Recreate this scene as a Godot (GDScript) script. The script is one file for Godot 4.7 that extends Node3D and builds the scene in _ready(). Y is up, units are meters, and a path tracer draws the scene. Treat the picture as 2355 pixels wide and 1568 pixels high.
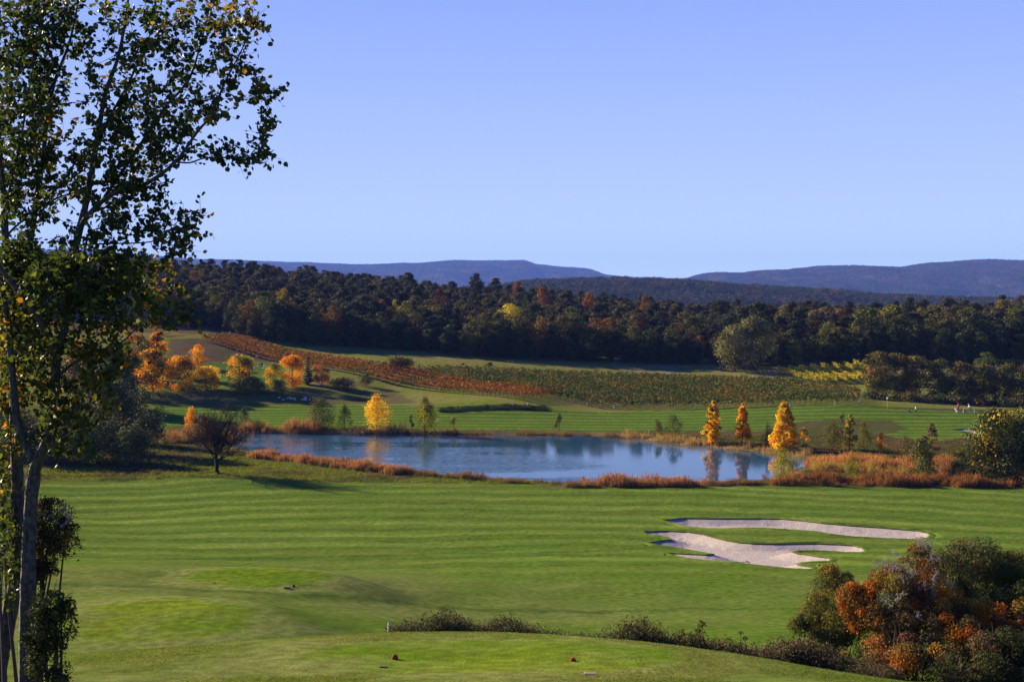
extends Node3D

# ---------------------------------------------------------------- picture geometry (pixels of a 2355 x 1568 copy of the photograph)
const F := 2843.0
const CX := 1177.5
const CY := 784.0
const EYE := 27.0            # eye height over the lake
const PITCH := 0.036564      # horizon lies at y = 680

var rng := RandomNumberGenerator.new()
var names := {}
var mats := {}
var noise := FastNoiseLite.new()
var fine := FastNoiseLite.new()

class MB:
	var v := PackedVector3Array()
	var c := PackedColorArray()
	var n := PackedVector3Array()
	func tri(a: Vector3, b: Vector3, d: Vector3, col: Color) -> void:
		v.append(a); v.append(b); v.append(d)
		c.append(col); c.append(col); c.append(col)
	func leaf(p: Vector3, ax: Vector3, ay: Vector3, col: Color) -> void:
		var e := p + ax * 0.55
		var f := p - ax * 0.55
		var b := p - ay
		var t := p + ay
		v.append(b); v.append(e); v.append(t); v.append(b); v.append(t); v.append(f)
		for i in 6: c.append(col)
	func tube(pts: Array, radii: Array, sides: int, col: Color) -> void:
		var rings := []
		for i in pts.size():
			var d: Vector3 = (pts[mini(i + 1, pts.size() - 1)] - pts[maxi(i - 1, 0)])
			d = d.normalized() if d.length() > 1e-6 else Vector3.UP
			var s := d.cross(Vector3(0.31, 0.2, 0.93)).normalized()
			var t := s.cross(d).normalized()
			var r := []
			for k in sides + 1:
				var a := TAU * k / sides
				var o := s * cos(a) + t * sin(a)
				r.append([pts[i] + o * radii[i], o])
			rings.append(r)
		for i in rings.size() - 1:
			for k in sides:
				var q := [rings[i][k], rings[i + 1][k], rings[i + 1][k + 1], rings[i][k + 1]]
				for w in [0, 2, 1, 0, 3, 2]:
					v.append(q[w][0]); n.append(q[w][1]); c.append(col)
	func box(p: Vector3, x: Vector3, y: Vector3, z: Vector3, col: Color) -> void:
		var m := [x, y, z]
		for k in 3:
			for s in [-1.0, 1.0]:
				var o: Vector3 = p + m[k] * s
				var a: Vector3 = m[(k + 1) % 3]
				var b: Vector3 = m[(k + 2) % 3]
				tri(o - a - b, o + a - b, o + a + b, col)
				tri(o - a - b, o + a + b, o - a + b, col)
	func mesh(mat: Material, into: ArrayMesh = null) -> ArrayMesh:
		var arr := []
		arr.resize(Mesh.ARRAY_MAX)
		arr[Mesh.ARRAY_VERTEX] = v
		arr[Mesh.ARRAY_COLOR] = c
		if n.size() == v.size():
			arr[Mesh.ARRAY_NORMAL] = n
		var m := into if into else ArrayMesh.new()
		m.add_surface_from_arrays(Mesh.PRIMITIVE_TRIANGLES, arr)
		m.surface_set_material(m.get_surface_count() - 1, mat)
		return m

func ray(px: float, py: float) -> Vector3:
	var r := Vector3((px - CX) / F, 0, 0)
	r += Vector3(0, -sin(PITCH), -cos(PITCH)) + Vector3(0, cos(PITCH), -sin(PITCH)) * ((CY - py) / F)
	return r / -r.z

func at(px: float, py: float, d: float) -> Vector3:
	return Vector3(0, EYE, 0) + ray(px, py) * d

func gp(px: float, py: float, from := 20.0) -> Vector3:      # where that sight line meets the ground
	var r := ray(px, py)
	var d := from
	while d < 700.0:
		if EYE + r.y * d < height(r.x * d, d): break
		d += 0.5 if d < 100.0 else 1.0
	var lo := d - 1.0
	var hi := d
	for i in 8:
		var m := (lo + hi) / 2.0
		if EYE + r.y * m < height(r.x * m, m): hi = m
		else: lo = m
	return Vector3(r.x * hi, height(r.x * hi, hi), -hi)

func flat_poly(pts: Array, level: float) -> PackedVector2Array:    # picture polygon laid on a level plane, as (x, depth)
	var o := PackedVector2Array()
	for p in pts:
		var r := ray(p[0], p[1])
		var d := (level - EYE) / r.y
		o.append(Vector2(r.x * d, d))
	return o

func ground_poly(pts: Array, from := 60.0) -> PackedVector2Array:
	var o := PackedVector2Array()
	for p in pts:
		var g := gp(p[0], p[1], from)
		o.append(Vector2(g.x, -g.z))
	return o

# ---------------------------------------------------------------- naming
func numbered(called: String) -> String:
	var k: int = names.get(called, 0)
	names[called] = k + 1
	return called if k == 0 else "%s_%03d" % [called, k]

func tag(o: Node, label: String, category: String, group := "", kind := "") -> Node:
	if label: o.set_meta("label", label)
	if category: o.set_meta("category", category)
	if group: o.set_meta("group", group)
	if kind: o.set_meta("kind", kind)
	return o

func thing(called: String, label: String, category: String, pos := Vector3.ZERO, group := "", kind := "") -> Node3D:
	var o := Node3D.new()
	o.name = numbered(called)
	add_child(o)
	o.position = pos
	tag(o, label, category, group, kind)
	return o

func put(called: String, m: Mesh, parent: Node = null, pos := Vector3.ZERO) -> MeshInstance3D:
	var o := MeshInstance3D.new()
	o.mesh = m
	o.position = pos
	if parent == null:
		o.name = numbered(called)
		add_child(o)
	else:
		o.name = called
		parent.add_child(o, true)
	return o

func many(called: String, m: Mesh, where: Array, colors: PackedColorArray, parent: Node = null) -> MultiMeshInstance3D:
	var mm := MultiMesh.new()
	mm.transform_format = MultiMesh.TRANSFORM_3D
	mm.use_colors = true
	mm.mesh = m
	mm.instance_count = where.size()
	for i in where.size():
		mm.set_instance_transform(i, where[i])
		mm.set_instance_color(i, colors[i])
	var o := MultiMeshInstance3D.new()
	o.multimesh = mm
	if parent == null:
		o.name = numbered(called)
		add_child(o)
	else:
		o.name = called
		parent.add_child(o, true)
	return o

# ---------------------------------------------------------------- materials
func lin(r: float, g: float, b: float) -> Color:
	return Color(r, g, b).linear_to_srgb()

func plain_mat(key: String, col: Color, rough := 0.8, spec := 0.4) -> StandardMaterial3D:
	if mats.has(key): return mats[key]
	var m := StandardMaterial3D.new()
	m.resource_name = key
	m.albedo_color = col.linear_to_srgb()
	m.roughness = rough
	m.metallic_specular = spec
	m.vertex_color_use_as_albedo = true
	mats[key] = m
	return m

func leaf_mat(key: String, col := Color.WHITE, back := 0.55, rough := 0.75) -> StandardMaterial3D:
	if mats.has(key): return mats[key]
	var m := plain_mat(key, col, rough, 0.16)
	m.backlight_enabled = back > 0.0
	m.backlight = Color(back, back, back * 0.8)
	m.cull_mode = BaseMaterial3D.CULL_DISABLED
	return m

func speckle(sd: int, freq: float, lo: float, hi: float, size := 512, octaves := 3) -> NoiseTexture2D:
	var fn := FastNoiseLite.new()
	fn.seed = sd
	fn.frequency = freq
	fn.fractal_octaves = octaves
	var t := NoiseTexture2D.new()
	t.width = size
	t.height = size
	t.seamless = true
	t.noise = fn
	var g := Gradient.new()
	g.set_color(0, Color(lo, lo, lo))
	g.set_color(1, Color(hi, hi, hi))
	t.color_ramp = g
	return t

func jitter(c: Color, s: float) -> Color:
	var k := 1.0 + rng.randf_range(-s, s)
	return Color(clampf(c.r * k * (1.0 + rng.randf_range(-s, s) * 0.4), 0, 1), clampf(c.g * k, 0, 1), clampf(c.b * k, 0, 1))

func pick(pal: Array) -> Color:       # [[colour, weight], ...]
	var w := 0.0
	for p in pal: w += p[1]
	var r := rng.randf() * w
	for p in pal:
		r -= p[1]
		if r <= 0.0: return p[0]
	return pal[0][0]

func sphere_dir() -> Vector3:
	var z := rng.randf_range(-1, 1)
	var a := rng.randf() * TAU
	var r := sqrt(1 - z * z)
	return Vector3(r * cos(a), z, r * sin(a))

# ---------------------------------------------------------------- terrain
const GX0 := -345.0
const GD0 := -45.0
const GS := 3.0
const GNX := 231
const GND := 275
var hgrid := PackedFloat32Array()
var lake := PackedVector2Array()
var lake_box := Rect2()
var bunkers := []          # [polygon, box]
var tees := []
var zones := {}

func control_points() -> Array:     # (x, depth, height) of the land, read off the photograph
	var p := [
		[0, -40, 27], [-80, -40, 26], [80, -40, 27], [-200, -40, 22], [200, -40, 22], [0, 0, 25.3], [-30, 0, 25], [30, 0, 25.2], [0, 10, 23.3], [-15, 12, 22.6], [20, 12, 22.3],
		[-70, 10, 22], [70, 10, 21.5], [-7, 19, 20.2], [8, 20, 20.5], [-22, 20, 19.8], [24, 22, 19.0], [-3, 26, 18.7], [4, 26, 18.7],
		[-3, 31, 17.75], [2, 31, 17.75], [-3, 36, 16.85], [2, 36, 16.85], [0, 39, 16.2], [-4, 39, 16.25], [-9, 38, 16.2], [-14, 36, 16.4], [-24, 34, 16.8], [7, 37, 15.8], [11, 38, 15.0], [17, 40, 14.3], [26, 42, 13.7],
		[0, 44, 14.1], [-9, 45, 13.8], [-18, 45, 13.2], [10, 46, 12.6], [0, 52, 11.4], [8, 54, 10.4], [18, 54, 10.6], [30, 56, 10.4],
		[-17, 54, 11.7], [-17, 62, 11.3], [-21, 58, 11.5], [-13, 58, 11.4], [-7, 60, 10.3], [2, 62, 9.5], [-17, 68, 10.2], [-30, 60, 11.8],
		[-16, 77, 9.0], [-16, 80, 8.8], [-16, 88, 7.3], [-31, 92, 7.0], [0, 72, 7.8], [15, 72, 7.6], [0, 80, 6.7], [20, 85, 5.8], [35, 75, 7.2], [45, 60, 9.6],
		[-62, 100, 7.0], [-75, 150, 3.4], [-150, 100, 10], [-130, 40, 17], [150, 40, 16], [160, 100, 8], [170, 200, 4], [190, 280, 5],
		[-64, 172, 1.5], [-46, 175, 1.45], [-43, 182, 1.3], [-62, 190, 1.3], [-85, 190, 2.5], [-70, 215, 1.2], [-100, 230, 2.6], [76, 190, 0.8], [80, 215, 0.8], [112, 215, 1.4],
		[-80, 245, 1.3], [-40, 245, 0.9], [0, 245, 0.8], [40, 245, 0.9], [80, 243, 1.0], [120, 245, 1.8], [-85, 262, 1.9], [-40, 262, 1.4], [0, 262, 1.5], [40, 262, 1.5], [94, 262, 2.2], [130, 262, 2.7],
		[-80, 282, 2.3], [-50, 282, 2.3], [-20, 275, 2.3], [18.6, 275, 2.0], [45, 275, 2.2], [76, 272, 3.3], [1.2, 279, 3.6], [-30, 307, 4.5], [-61, 337, 8.3], [-91, 365, 13.5],
		[-85, 293, 4.3], [-62, 296, 4.6], [-45, 296, 4.2], [-70, 335, 7.6], [-90, 320, 6.6], [-100, 345, 10.6], [-130, 330, 9], [-2.8, 295, 4.3], [-25.9, 317, 6.9], [2.6, 325, 5.9], [37, 325, 4.7], [70, 320, 4.4],
		[58, 350, 6.4], [20, 351, 7.4], [2.8, 352, 8.0], [-35, 362, 10.2], [-70, 372, 13], [90, 352, 7.6], [130, 350, 8.5], [180, 350, 9.2], [100, 292, 3.4], [126, 292, 3.8], [-180, 300, 12], [-200, 200, 8],
		[-165, 430, 22.5], [-100, 430, 19], [-40, 430, 14.5], [0, 430, 11.5], [50, 430, 9.5], [100, 430, 11], [186, 430, 12.5], [270, 430, 15], [-270, 430, 26],
		[-330, 600, 34], [-230, 600, 34], [-165, 600, 31], [-100, 600, 27], [-37, 600, 21], [5, 600, 18.5], [26, 600, 16.5], [74, 560, 11], [140, 560, 7], [250, 560, 8], [330, 560, 8],
		[-330, 770, 16], [-100, 770, 10], [0, 770, 2], [150, 770, 0], [330, 770, 0], [-340, 200, 14], [340, 200, 7], [-340, 60, 18], [340, 60, 14], [340, 400, 12], [-340, 400, 22]]
	for row in [[100, 4.6], [110, 3.5], [125, 2.3], [140, 1.65], [155, 1.2], [168, 1.0]]:
		for x in [-48, -20, 10, 40, 75]:
			p.append([x, row[0], row[1] + (0.8 if x < -40 and row[0] < 130 else 0.0)])
	return p

func solve_spline(p: Array) -> PackedFloat64Array:      # thin-plate spline through the control points
	var n := p.size()
	var m := n + 3
	var a := []
	for i in m:
		var row := PackedFloat64Array()
		row.resize(m + 1)
		a.append(row)
	for i in n:
		for j in n:
			var dx: float = p[i][0] - p[j][0]
			var dy: float = p[i][1] - p[j][1]
			var r2 := (dx * dx + dy * dy) * 1e-4
			a[i][j] = r2 * log(r2) if r2 > 0.0 else 0.0005
		a[i][n] = 1.0
		a[i][n + 1] = p[i][0] * 0.01
		a[i][n + 2] = p[i][1] * 0.01
		a[n][i] = 1.0
		a[n + 1][i] = p[i][0] * 0.01
		a[n + 2][i] = p[i][1] * 0.01
		a[i][m] = p[i][2]
	for k in m:
		var best := k
		for i in range(k + 1, m):
			if absf(a[i][k]) > absf(a[best][k]): best = i
		var t: PackedFloat64Array = a[k]
		a[k] = a[best]
		a[best] = t
		var rk: PackedFloat64Array = a[k]
		for i in range(k + 1, m):
			var ri: PackedFloat64Array = a[i]
			var f := ri[k] / rk[k]
			if f != 0.0:
				for j in range(k, m + 1): ri[j] -= f * rk[j]
			a[i] = ri
	var x := PackedFloat64Array()
	x.resize(m)
	for k in range(m - 1, -1, -1):
		var s: float = a[k][m]
		for j in range(k + 1, m): s -= a[k][j] * x[j]
		x[k] = s / a[k][k]
	return x

func build_heights() -> void:
	var p := control_points()
	var w := solve_spline(p)
	var n := p.size()
	var px := PackedFloat64Array()
	var pd := PackedFloat64Array()
	for q in p:
		px.append(q[0] * 0.01)
		pd.append(q[1] * 0.01)
	hgrid.resize(GNX * GND)
	for j in GND:
		var d := (GD0 + j * GS) * 0.01
		for i in GNX:
			var x := (GX0 + i * GS) * 0.01
			var s := w[n] + w[n + 1] * x + w[n + 2] * d
			for k in n:
				var r2 := (x - px[k]) * (x - px[k]) + (d - pd[k]) * (d - pd[k])
				if r2 > 1e-12: s += w[k] * r2 * log(r2)
			hgrid[j * GNX + i] = s

func cub(a: float, b: float, c: float, d: float, t: float) -> float:
	return b + 0.5 * t * (c - a + t * (2.0 * a - 5.0 * b + 4.0 * c - d + t * (3.0 * (b - c) + d - a)))

func base_height(x: float, d: float) -> float:
	var u := clampf((x - GX0) / GS, 1.0, GNX - 3.001)
	var v := clampf((d - GD0) / GS, 1.0, GND - 3.001)
	var i := int(u)
	var j := int(v)
	u -= i
	v -= j
	var o := (j - 1) * GNX + i
	var r0 := cub(hgrid[o - 1], hgrid[o], hgrid[o + 1], hgrid[o + 2], u)
	o += GNX
	var r1 := cub(hgrid[o - 1], hgrid[o], hgrid[o + 1], hgrid[o + 2], u)
	o += GNX
	var r2 := cub(hgrid[o - 1], hgrid[o], hgrid[o + 1], hgrid[o + 2], u)
	o += GNX
	var r3 := cub(hgrid[o - 1], hgrid[o], hgrid[o + 1], hgrid[o + 2], u)
	return cub(r0, r1, r2, r3, v)

func edge_distance(p: Vector2, poly: PackedVector2Array) -> float:     # positive inside
	var best := 1e9
	for i in poly.size():
		var q := Geometry2D.get_closest_point_to_segment(p, poly[i], poly[(i + 1) % poly.size()])
		best = minf(best, p.distance_squared_to(q))
	best = sqrt(best)
	return best if Geometry2D.is_point_in_polygon(p, poly) else -best

func height(x: float, d: float) -> float:
	var h := base_height(x, d)
	if d < 95.0:
		for t in tees:      # level tops of the teeing grounds: [x, depth, half width, half depth, height, slope]
			var e: float = Vector2((x - t[0]) / t[2], (d - t[1]) / t[3]).length()
			if e < 2.3:
				var k := 1.0 - smoothstep(0.6, 2.3, e)
				h = lerpf(h, t[4] + (d - t[1]) * t[5], k)
	elif d > 150.0 and d < 260.0:
		h = maxf(h, 0.35)
		if lake_box.has_point(Vector2(x, d)):
			var e := edge_distance(Vector2(x, d), lake) + noise.get_noise_2d(x * 6.0, d * 6.0) * 0.8
			if e > -6.0:
				var k := smoothstep(-6.0, 3.0, e)
				h = lerpf(h, -1.3, k)
	for b in bunkers:
		if b[1].has_point(Vector2(x, d)) and Geometry2D.is_point_in_polygon(Vector2(x, d), b[0]):
			h -= 1.3
	return h

func axis(parts: Array) -> PackedFloat32Array:
	var o := PackedFloat32Array()
	for q in parts:
		var n := int(round((q[1] - q[0]) / q[2]))
		for i in n: o.append(q[0] + (q[1] - q[0]) * i / n)
	o.append(parts[-1][1])
	return o

func inside(zone: String, p: Vector2) -> bool:
	var z: Array = zones[zone]
	return z[1].has_point(p) and Geometry2D.is_point_in_polygon(p, z[0])

func set_zone(zone: String, poly: PackedVector2Array) -> void:
	var r := Rect2(poly[0], Vector2.ZERO)
	for q in poly: r = r.expand(q)
	zones[zone] = [poly, r]

func mow(phase: float, soft := 0.22) -> float:    # mowing stripes: grass laid one way, then the other
	var f := fposmod(phase, 1.0)
	return smoothstep(0.0, soft, f) * (1.0 - smoothstep(0.5, 0.5 + soft, f))

func ground_color(x: float, d: float) -> Color:
	var n1 := noise.get_noise_2d(x * 2.0, d * 2.0)
	var n2 := noise.get_noise_2d(x * 7.0 + 300.0, d * 7.0)
	var n3 := fine.get_noise_2d(x, d)
	var p := Vector2(x + n2 * 1.6 + n3 * 0.8, d + n1 * 2.0 + n3 * 0.8)
	var g := Color(0.072, 0.122, 0.017)        # mown grass
	var dry := Color(0.104, 0.128, 0.034)
	var c := g.lerp(dry, clampf(0.30 + n1 * 0.9 + n2 * 0.5 + (0.25 if x < -4.0 and d < 110.0 else 0.0), 0, 1))
	if d < 175.0:
		if inside("fairway", p):
			var ph := d + 0.030 * x + 0.0034 * x * x + n1 * 3.4 + n2 * 0.8
			var s := mow(ph / 7.0, 0.34) * (0.62 + 0.8 * noise.get_noise_2d(x * 1.2 + 90.0, ph * 9.0)) + 0.30 * mow(ph / 2.6 + 0.2, 0.4)
			var t := clampf((d - 92.0) / 14.0, 0, 1)
			c = c.lerp(Color(0.051, 0.094, 0.013).lerp(Color(0.120, 0.170, 0.031), s), t * (0.8 + n2 * 0.3))
			if fposmod((x * 0.28 - d * 0.96 + n1 * 3.0) / 37.0, 1.0) < 0.035 and d < 122.0:
				c = c.lerp(Color(0.034, 0.07, 0.012), 0.55)
		elif d > 120.0:
			c = Color(0.056, 0.068, 0.017).lerp(Color(0.075, 0.058, 0.027), clampf(0.5 + n2 * 1.6 + n3, 0, 1))
			if n1 + n2 * 0.5 > 0.22: c = c.lerp(Color(0.10, 0.13, 0.016), 0.7)
		for t in tees:
			var e: float = pow(absf((x - t[0]) / t[2]), 2.4) + pow(absf((d - t[1]) / t[3]), 2.4) + n3 * 0.1
			if e < 0.85: c = Color(0.078, 0.134, 0.012).lerp(Color(0.116, 0.158, 0.016), clampf(0.5 + n2 * 1.5 + mow((x * 0.6 + d) / 2.2) * 0.3, 0, 1))
			elif e < 2.2: c = c.lerp(Color(0.150, 0.168, 0.050), 0.55)
		if d < 60.0: c = c.lerp(Color(0.112, 0.126, 0.042), clampf(0.25 + n3 * 1.1 + n2 * 0.5, 0, 0.6) if x < -3.0 else clampf(0.1 + n3 * 0.8, 0, 0.4))
	elif d < 268.0 and not inside("far_fairway", p):
		c = Color(0.060, 0.066, 0.019).lerp(Color(0.082, 0.062, 0.030), clampf(0.5 + n2 * 1.8 + n3 * 0.8, 0, 1))
		if n1 > 0.18 and x < 20.0: c = c.lerp(Color(0.10, 0.125, 0.016), 0.65)
		if d < 243.0 and lake_box.has_point(p):
			var e := edge_distance(p, lake)
			if e > -5.0: c = c.lerp(Color(0.150, 0.105, 0.052), 0.75)
			if e > 0.5: c = Color(0.04, 0.045, 0.03)
	elif inside("far_fairway", p):
		var s := mow((d + 0.02 * x + n1 * 0.5) / 4.4)
		c = Color(0.050, 0.096, 0.013).lerp(Color(0.116, 0.168, 0.030), s * (0.75 + n2 * 0.4))
		if inside("rough_island", p): c = Color(0.058, 0.072, 0.020).lerp(Color(0.080, 0.066, 0.030), clampf(0.5 + n2 * 2.0, 0, 1))
	elif inside("brown_meadow", p):
		c = Color(0.108, 0.078, 0.046).lerp(Color(0.080, 0.068, 0.032), clampf(0.5 + n2 * 2.0, 0, 1))
	elif inside("bank_green", p):
		c = Color(0.056, 0.112, 0.022).lerp(Color(0.095, 0.130, 0.026), clampf(0.5 + n2 * 1.5, 0, 1))
	elif inside("dark_bank", p):
		c = Color(0.098, 0.084, 0.038).lerp(Color(0.084, 0.100, 0.026), clampf(0.5 + n2 * 2.0, 0, 1))
	elif d < 392.0:
		c = Color(0.120, 0.142, 0.024).lerp(Color(0.150, 0.142, 0.044), clampf(0.45 + n2 * 1.5 + n1, 0, 1))
		if d > 322.0 and x > 28.0: c = c.lerp(Color(0.185, 0.150, 0.085), clampf(0.5 + n2 * 1.6, 0, 0.9))
	if d > 378.0 + n2 * 14.0 + n3 * 4.0: c = Color(0.105, 0.072, 0.038)     # leaf litter of the wood
	var k := 1.0 + n3 * 0.22
	return Color(c.r * k, c.g * k, c.b * k)

func grass_material() -> StandardMaterial3D:
	var m := plain_mat("grass_ground", Color(1.25, 1.25, 1.25), 1.0, 0.0)
	m.albedo_color = Color(1, 1, 1)
	m.albedo_texture = speckle(11, 0.07, 0.70, 1.0, 512, 4)
	m.uv1_triplanar = true
	m.uv1_world_triplanar = true
	m.uv1_scale = Vector3(0.22, 0.22, 0.22)
	m.detail_enabled = true
	m.detail_blend_mode = BaseMaterial3D.BLEND_MODE_MUL
	m.detail_albedo = speckle(23, 0.06, 0.66, 1.0, 512, 5)
	m.detail_uv_layer = BaseMaterial3D.DETAIL_UV_2
	m.uv2_triplanar = true
	m.uv2_world_triplanar = true
	m.uv2_scale = Vector3(0.041, 0.041, 0.041)
	m.heightmap_enabled = true
	m.heightmap_texture = m.albedo_texture
	m.heightmap_scale = 5.0
	return m

func build_ground() -> void:
	var xs := axis([[-330, -110, 8], [-110, -40, 1.0], [-40, 40, 0.5], [40, 110, 1.0], [110, 330, 8]])
	var ds := axis([[-36, 18, 3], [18, 60, 0.4], [60, 176, 0.5], [176, 290, 0.8], [290, 392, 1.5], [392, 750, 8]])
	var nx := xs.size()
	var nd := ds.size()
	var v := PackedVector3Array()
	var c := PackedColorArray()
	var nn := PackedVector3Array()
	v.resize(nx * nd)
	c.resize(nx * nd)
	nn.resize(nx * nd)
	for j in nd:
		var d := ds[j]
		for i in nx:
			var x := xs[i]
			var k := j * nx + i
			v[k] = Vector3(x, height(x, d) + (noise.get_noise_2d(x * 12.0, d * 12.0) * 0.10 if d < 240.0 else 0.0), -d)
			var g := ground_color(x, d)
			c[k] = Color(g.r * 1.62, g.g * 1.62, g.b * 1.62)      # the grain textures laid over it average 0.62
	for j in nd:
		for i in nx:
			var e := v[j * nx + mini(i + 1, nx - 1)] - v[j * nx + maxi(i - 1, 0)]
			var f := v[mini(j + 1, nd - 1) * nx + i] - v[maxi(j - 1, 0) * nx + i]
			nn[j * nx + i] = e.cross(f).normalized()
	var idx := PackedInt32Array()
	for j in nd - 1:
		for i in nx - 1:
			var a := j * nx + i
			idx.append(a); idx.append(a + nx); idx.append(a + nx + 1)
			idx.append(a); idx.append(a + nx + 1); idx.append(a + 1)
	var arr := []
	arr.resize(Mesh.ARRAY_MAX)
	arr[Mesh.ARRAY_VERTEX] = v
	arr[Mesh.ARRAY_NORMAL] = nn
	arr[Mesh.ARRAY_COLOR] = c
	arr[Mesh.ARRAY_INDEX] = idx
	var m := ArrayMesh.new()
	m.add_surface_from_arrays(Mesh.PRIMITIVE_TRIANGLES, arr)
	m.surface_set_material(0, grass_material())
	tag(put("ground", m), "rolling golf course land of mown grass, rough and meadow", "ground", "", "structure")

func build_lake() -> void:
	var grown: PackedVector2Array = Geometry2D.offset_polygon(lake, 3.5)[0]
	var tri := Geometry2D.triangulate_polygon(grown)
	var m := MB.new()
	for i in range(0, tri.size(), 3):
		var q := [grown[tri[i]], grown[tri[i + 1]], grown[tri[i + 2]]]
		var s: float = (q[1] - q[0]).cross(q[2] - q[0])
		var order := [0, 1, 2] if s < 0.0 else [0, 2, 1]
		for k in order:
			m.v.append(Vector3(q[k].x, 0.0, -q[k].y))
			m.n.append(Vector3.UP)
			m.c.append(Color.WHITE)
	# wind ripples: strong over the open western half, dying out in the lee of the eastern bank
	var sz := 1024
	var ripples := FastNoiseLite.new()
	ripples.seed = 5
	ripples.frequency = 0.9
	ripples.fractal_octaves = 3
	var gust := FastNoiseLite.new()
	gust.seed = 9
	gust.frequency = 0.02
	var im := Image.create_empty(sz, sz, false, Image.FORMAT_RF)
	var r := lake_box
	for j in sz:
		var d := r.position.y + r.size.y * (j + 0.5) / sz
		for i in sz:
			var x := r.position.x + r.size.x * (i + 0.5) / sz
			var wind := clampf(0.5 - (x + (d - 205.0) * 0.62 - 2.0) / 20.0, 0.012, 1.0)
			wind *= clampf(0.75 + gust.get_noise_2d(x * 0.6, d * 5.0) * 2.0, 0.10, 1.3)
			im.set_pixel(i, j, Color(0.5 + ripples.get_noise_2d(x * 0.55, d * 1.9) * 0.5 * wind, 0, 0))
	var w := StandardMaterial3D.new()
	w.resource_name = "lake_water"
	w.albedo_color = lin(0.012, 0.046, 0.078)
	w.roughness = 0.06
	w.metallic_specular = 0.44
	w.heightmap_enabled = true
	w.heightmap_texture = ImageTexture.create_from_image(im)
	w.heightmap_scale = 5.0
	w.texture_repeat = false
	var uv := PackedVector2Array()
	for p in m.v: uv.append(Vector2((p.x - r.position.x) / r.size.x, (-p.z - r.position.y) / r.size.y))
	var arr := []
	arr.resize(Mesh.ARRAY_MAX)
	arr[Mesh.ARRAY_VERTEX] = m.v
	arr[Mesh.ARRAY_NORMAL] = m.n
	arr[Mesh.ARRAY_TEX_UV] = uv
	var am := ArrayMesh.new()
	am.add_surface_from_arrays(Mesh.PRIMITIVE_TRIANGLES, arr)
	am.surface_set_material(0, w)
	tag(put("lake_water", am), "blue pond between the two fairways, rippled by wind", "pond", "", "structure")

func build_bunker(k: int, label: String) -> void:
	var poly: PackedVector2Array = bunkers[k][0]
	var o := thing("sand_bunker", label, "bunker")
	var sand := plain_mat("bunker_sand", Color(0.335, 0.298, 0.275), 0.95, 0.1)
	if sand.albedo_texture == null:
		sand.albedo_texture = speckle(31, 0.03, 0.70, 1.0, 512, 5)
		sand.uv1_triplanar = true
		sand.uv1_world_triplanar = true
		sand.uv1_scale = Vector3(0.2, 0.2, 0.2)
		sand.heightmap_enabled = true
		sand.heightmap_texture = sand.albedo_texture
		sand.heightmap_scale = 4.0
	# a shallow raked bowl: edge points and a grid of inner ones
	var pts := PackedVector2Array()
	var drop := PackedFloat32Array()
	for i in poly.size():
		var e := poly[(i + 1) % poly.size()]
		var cuts := maxi(1, int(poly[i].distance_to(e) / 0.8))
		for z in cuts:
			pts.append(poly[i].lerp(e, float(z) / cuts))
			drop.append(0.09)
	var box: Rect2 = bunkers[k][1]
	rng.seed = 50 + k
	var gx := box.position.x
	while gx < box.end.x:
		var gd := box.position.y
		while gd < box.end.y:
			var p := Vector2(gx + rng.randf_range(-0.2, 0.2), gd + rng.randf_range(-0.2, 0.2))
			var e := edge_distance(p, poly)
			if e > 0.35:
				pts.append(p)
				drop.append(0.09 + minf(0.5, e * 0.28) + fine.get_noise_2d(p.x * 2.0, p.y * 2.0) * 0.05)
			gd += 0.7
		gx += 0.7
	var tri := Geometry2D.triangulate_delaunay(pts)
	var m := MB.new()
	var lift := func(i: int) -> Vector3: return Vector3(pts[i].x, base_height(pts[i].x, pts[i].y) - drop[i], -pts[i].y)
	for i in range(0, tri.size(), 3):
		var mid := (pts[tri[i]] + pts[tri[i + 1]] + pts[tri[i + 2]]) / 3.0
		if not Geometry2D.is_point_in_polygon(mid, poly): continue
		m.tri(lift.call(tri[i]), lift.call(tri[i + 1]), lift.call(tri[i + 2]), Color.WHITE)
	put("sand", m.mesh(sand), o)
	var lip := MB.new()
	var n := poly.size()
	var ccw := not Geometry2D.is_polygon_clockwise(poly)
	var rings := []
	for i in n:
		var a := poly[(i + n - 1) % n]
		var b := poly[(i + 1) % n]
		var t := (b - a).normalized()
		var out := Vector2(t.y, -t.x)
		if Geometry2D.is_point_in_polygon(poly[i] + out * 0.06, poly): out = -out
		var p := poly[i]
		var row := []
		for s in [[0.02, -0.14], [-0.02, 0.0], [0.10, 0.04], [0.30, 0.035], [0.62, 0.0], [0.75, -0.08]]:
			var q: Vector2 = p + out * s[0]
			row.append(Vector3(q.x, base_height(q.x, q.y) + s[1], -q.y))
		rings.append(row)
	for i in n:
		for s in 5:
			var A: Vector3 = rings[i][s]
			var B: Vector3 = rings[(i + 1) % n][s]
			var C: Vector3 = rings[(i + 1) % n][s + 1]
			var D: Vector3 = rings[i][s + 1]
			var g := ground_color(D.x, -D.z) if s > 0 else Color(0.110, 0.084, 0.052)
			var col := Color(g.r * 1.62, g.g * 1.62, g.b * 1.62)
			lip.tri(A, B, C, col)
			lip.tri(A, C, D, col)
	put("turf_lip", lip.mesh(mats["grass_ground"]), o)

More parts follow.
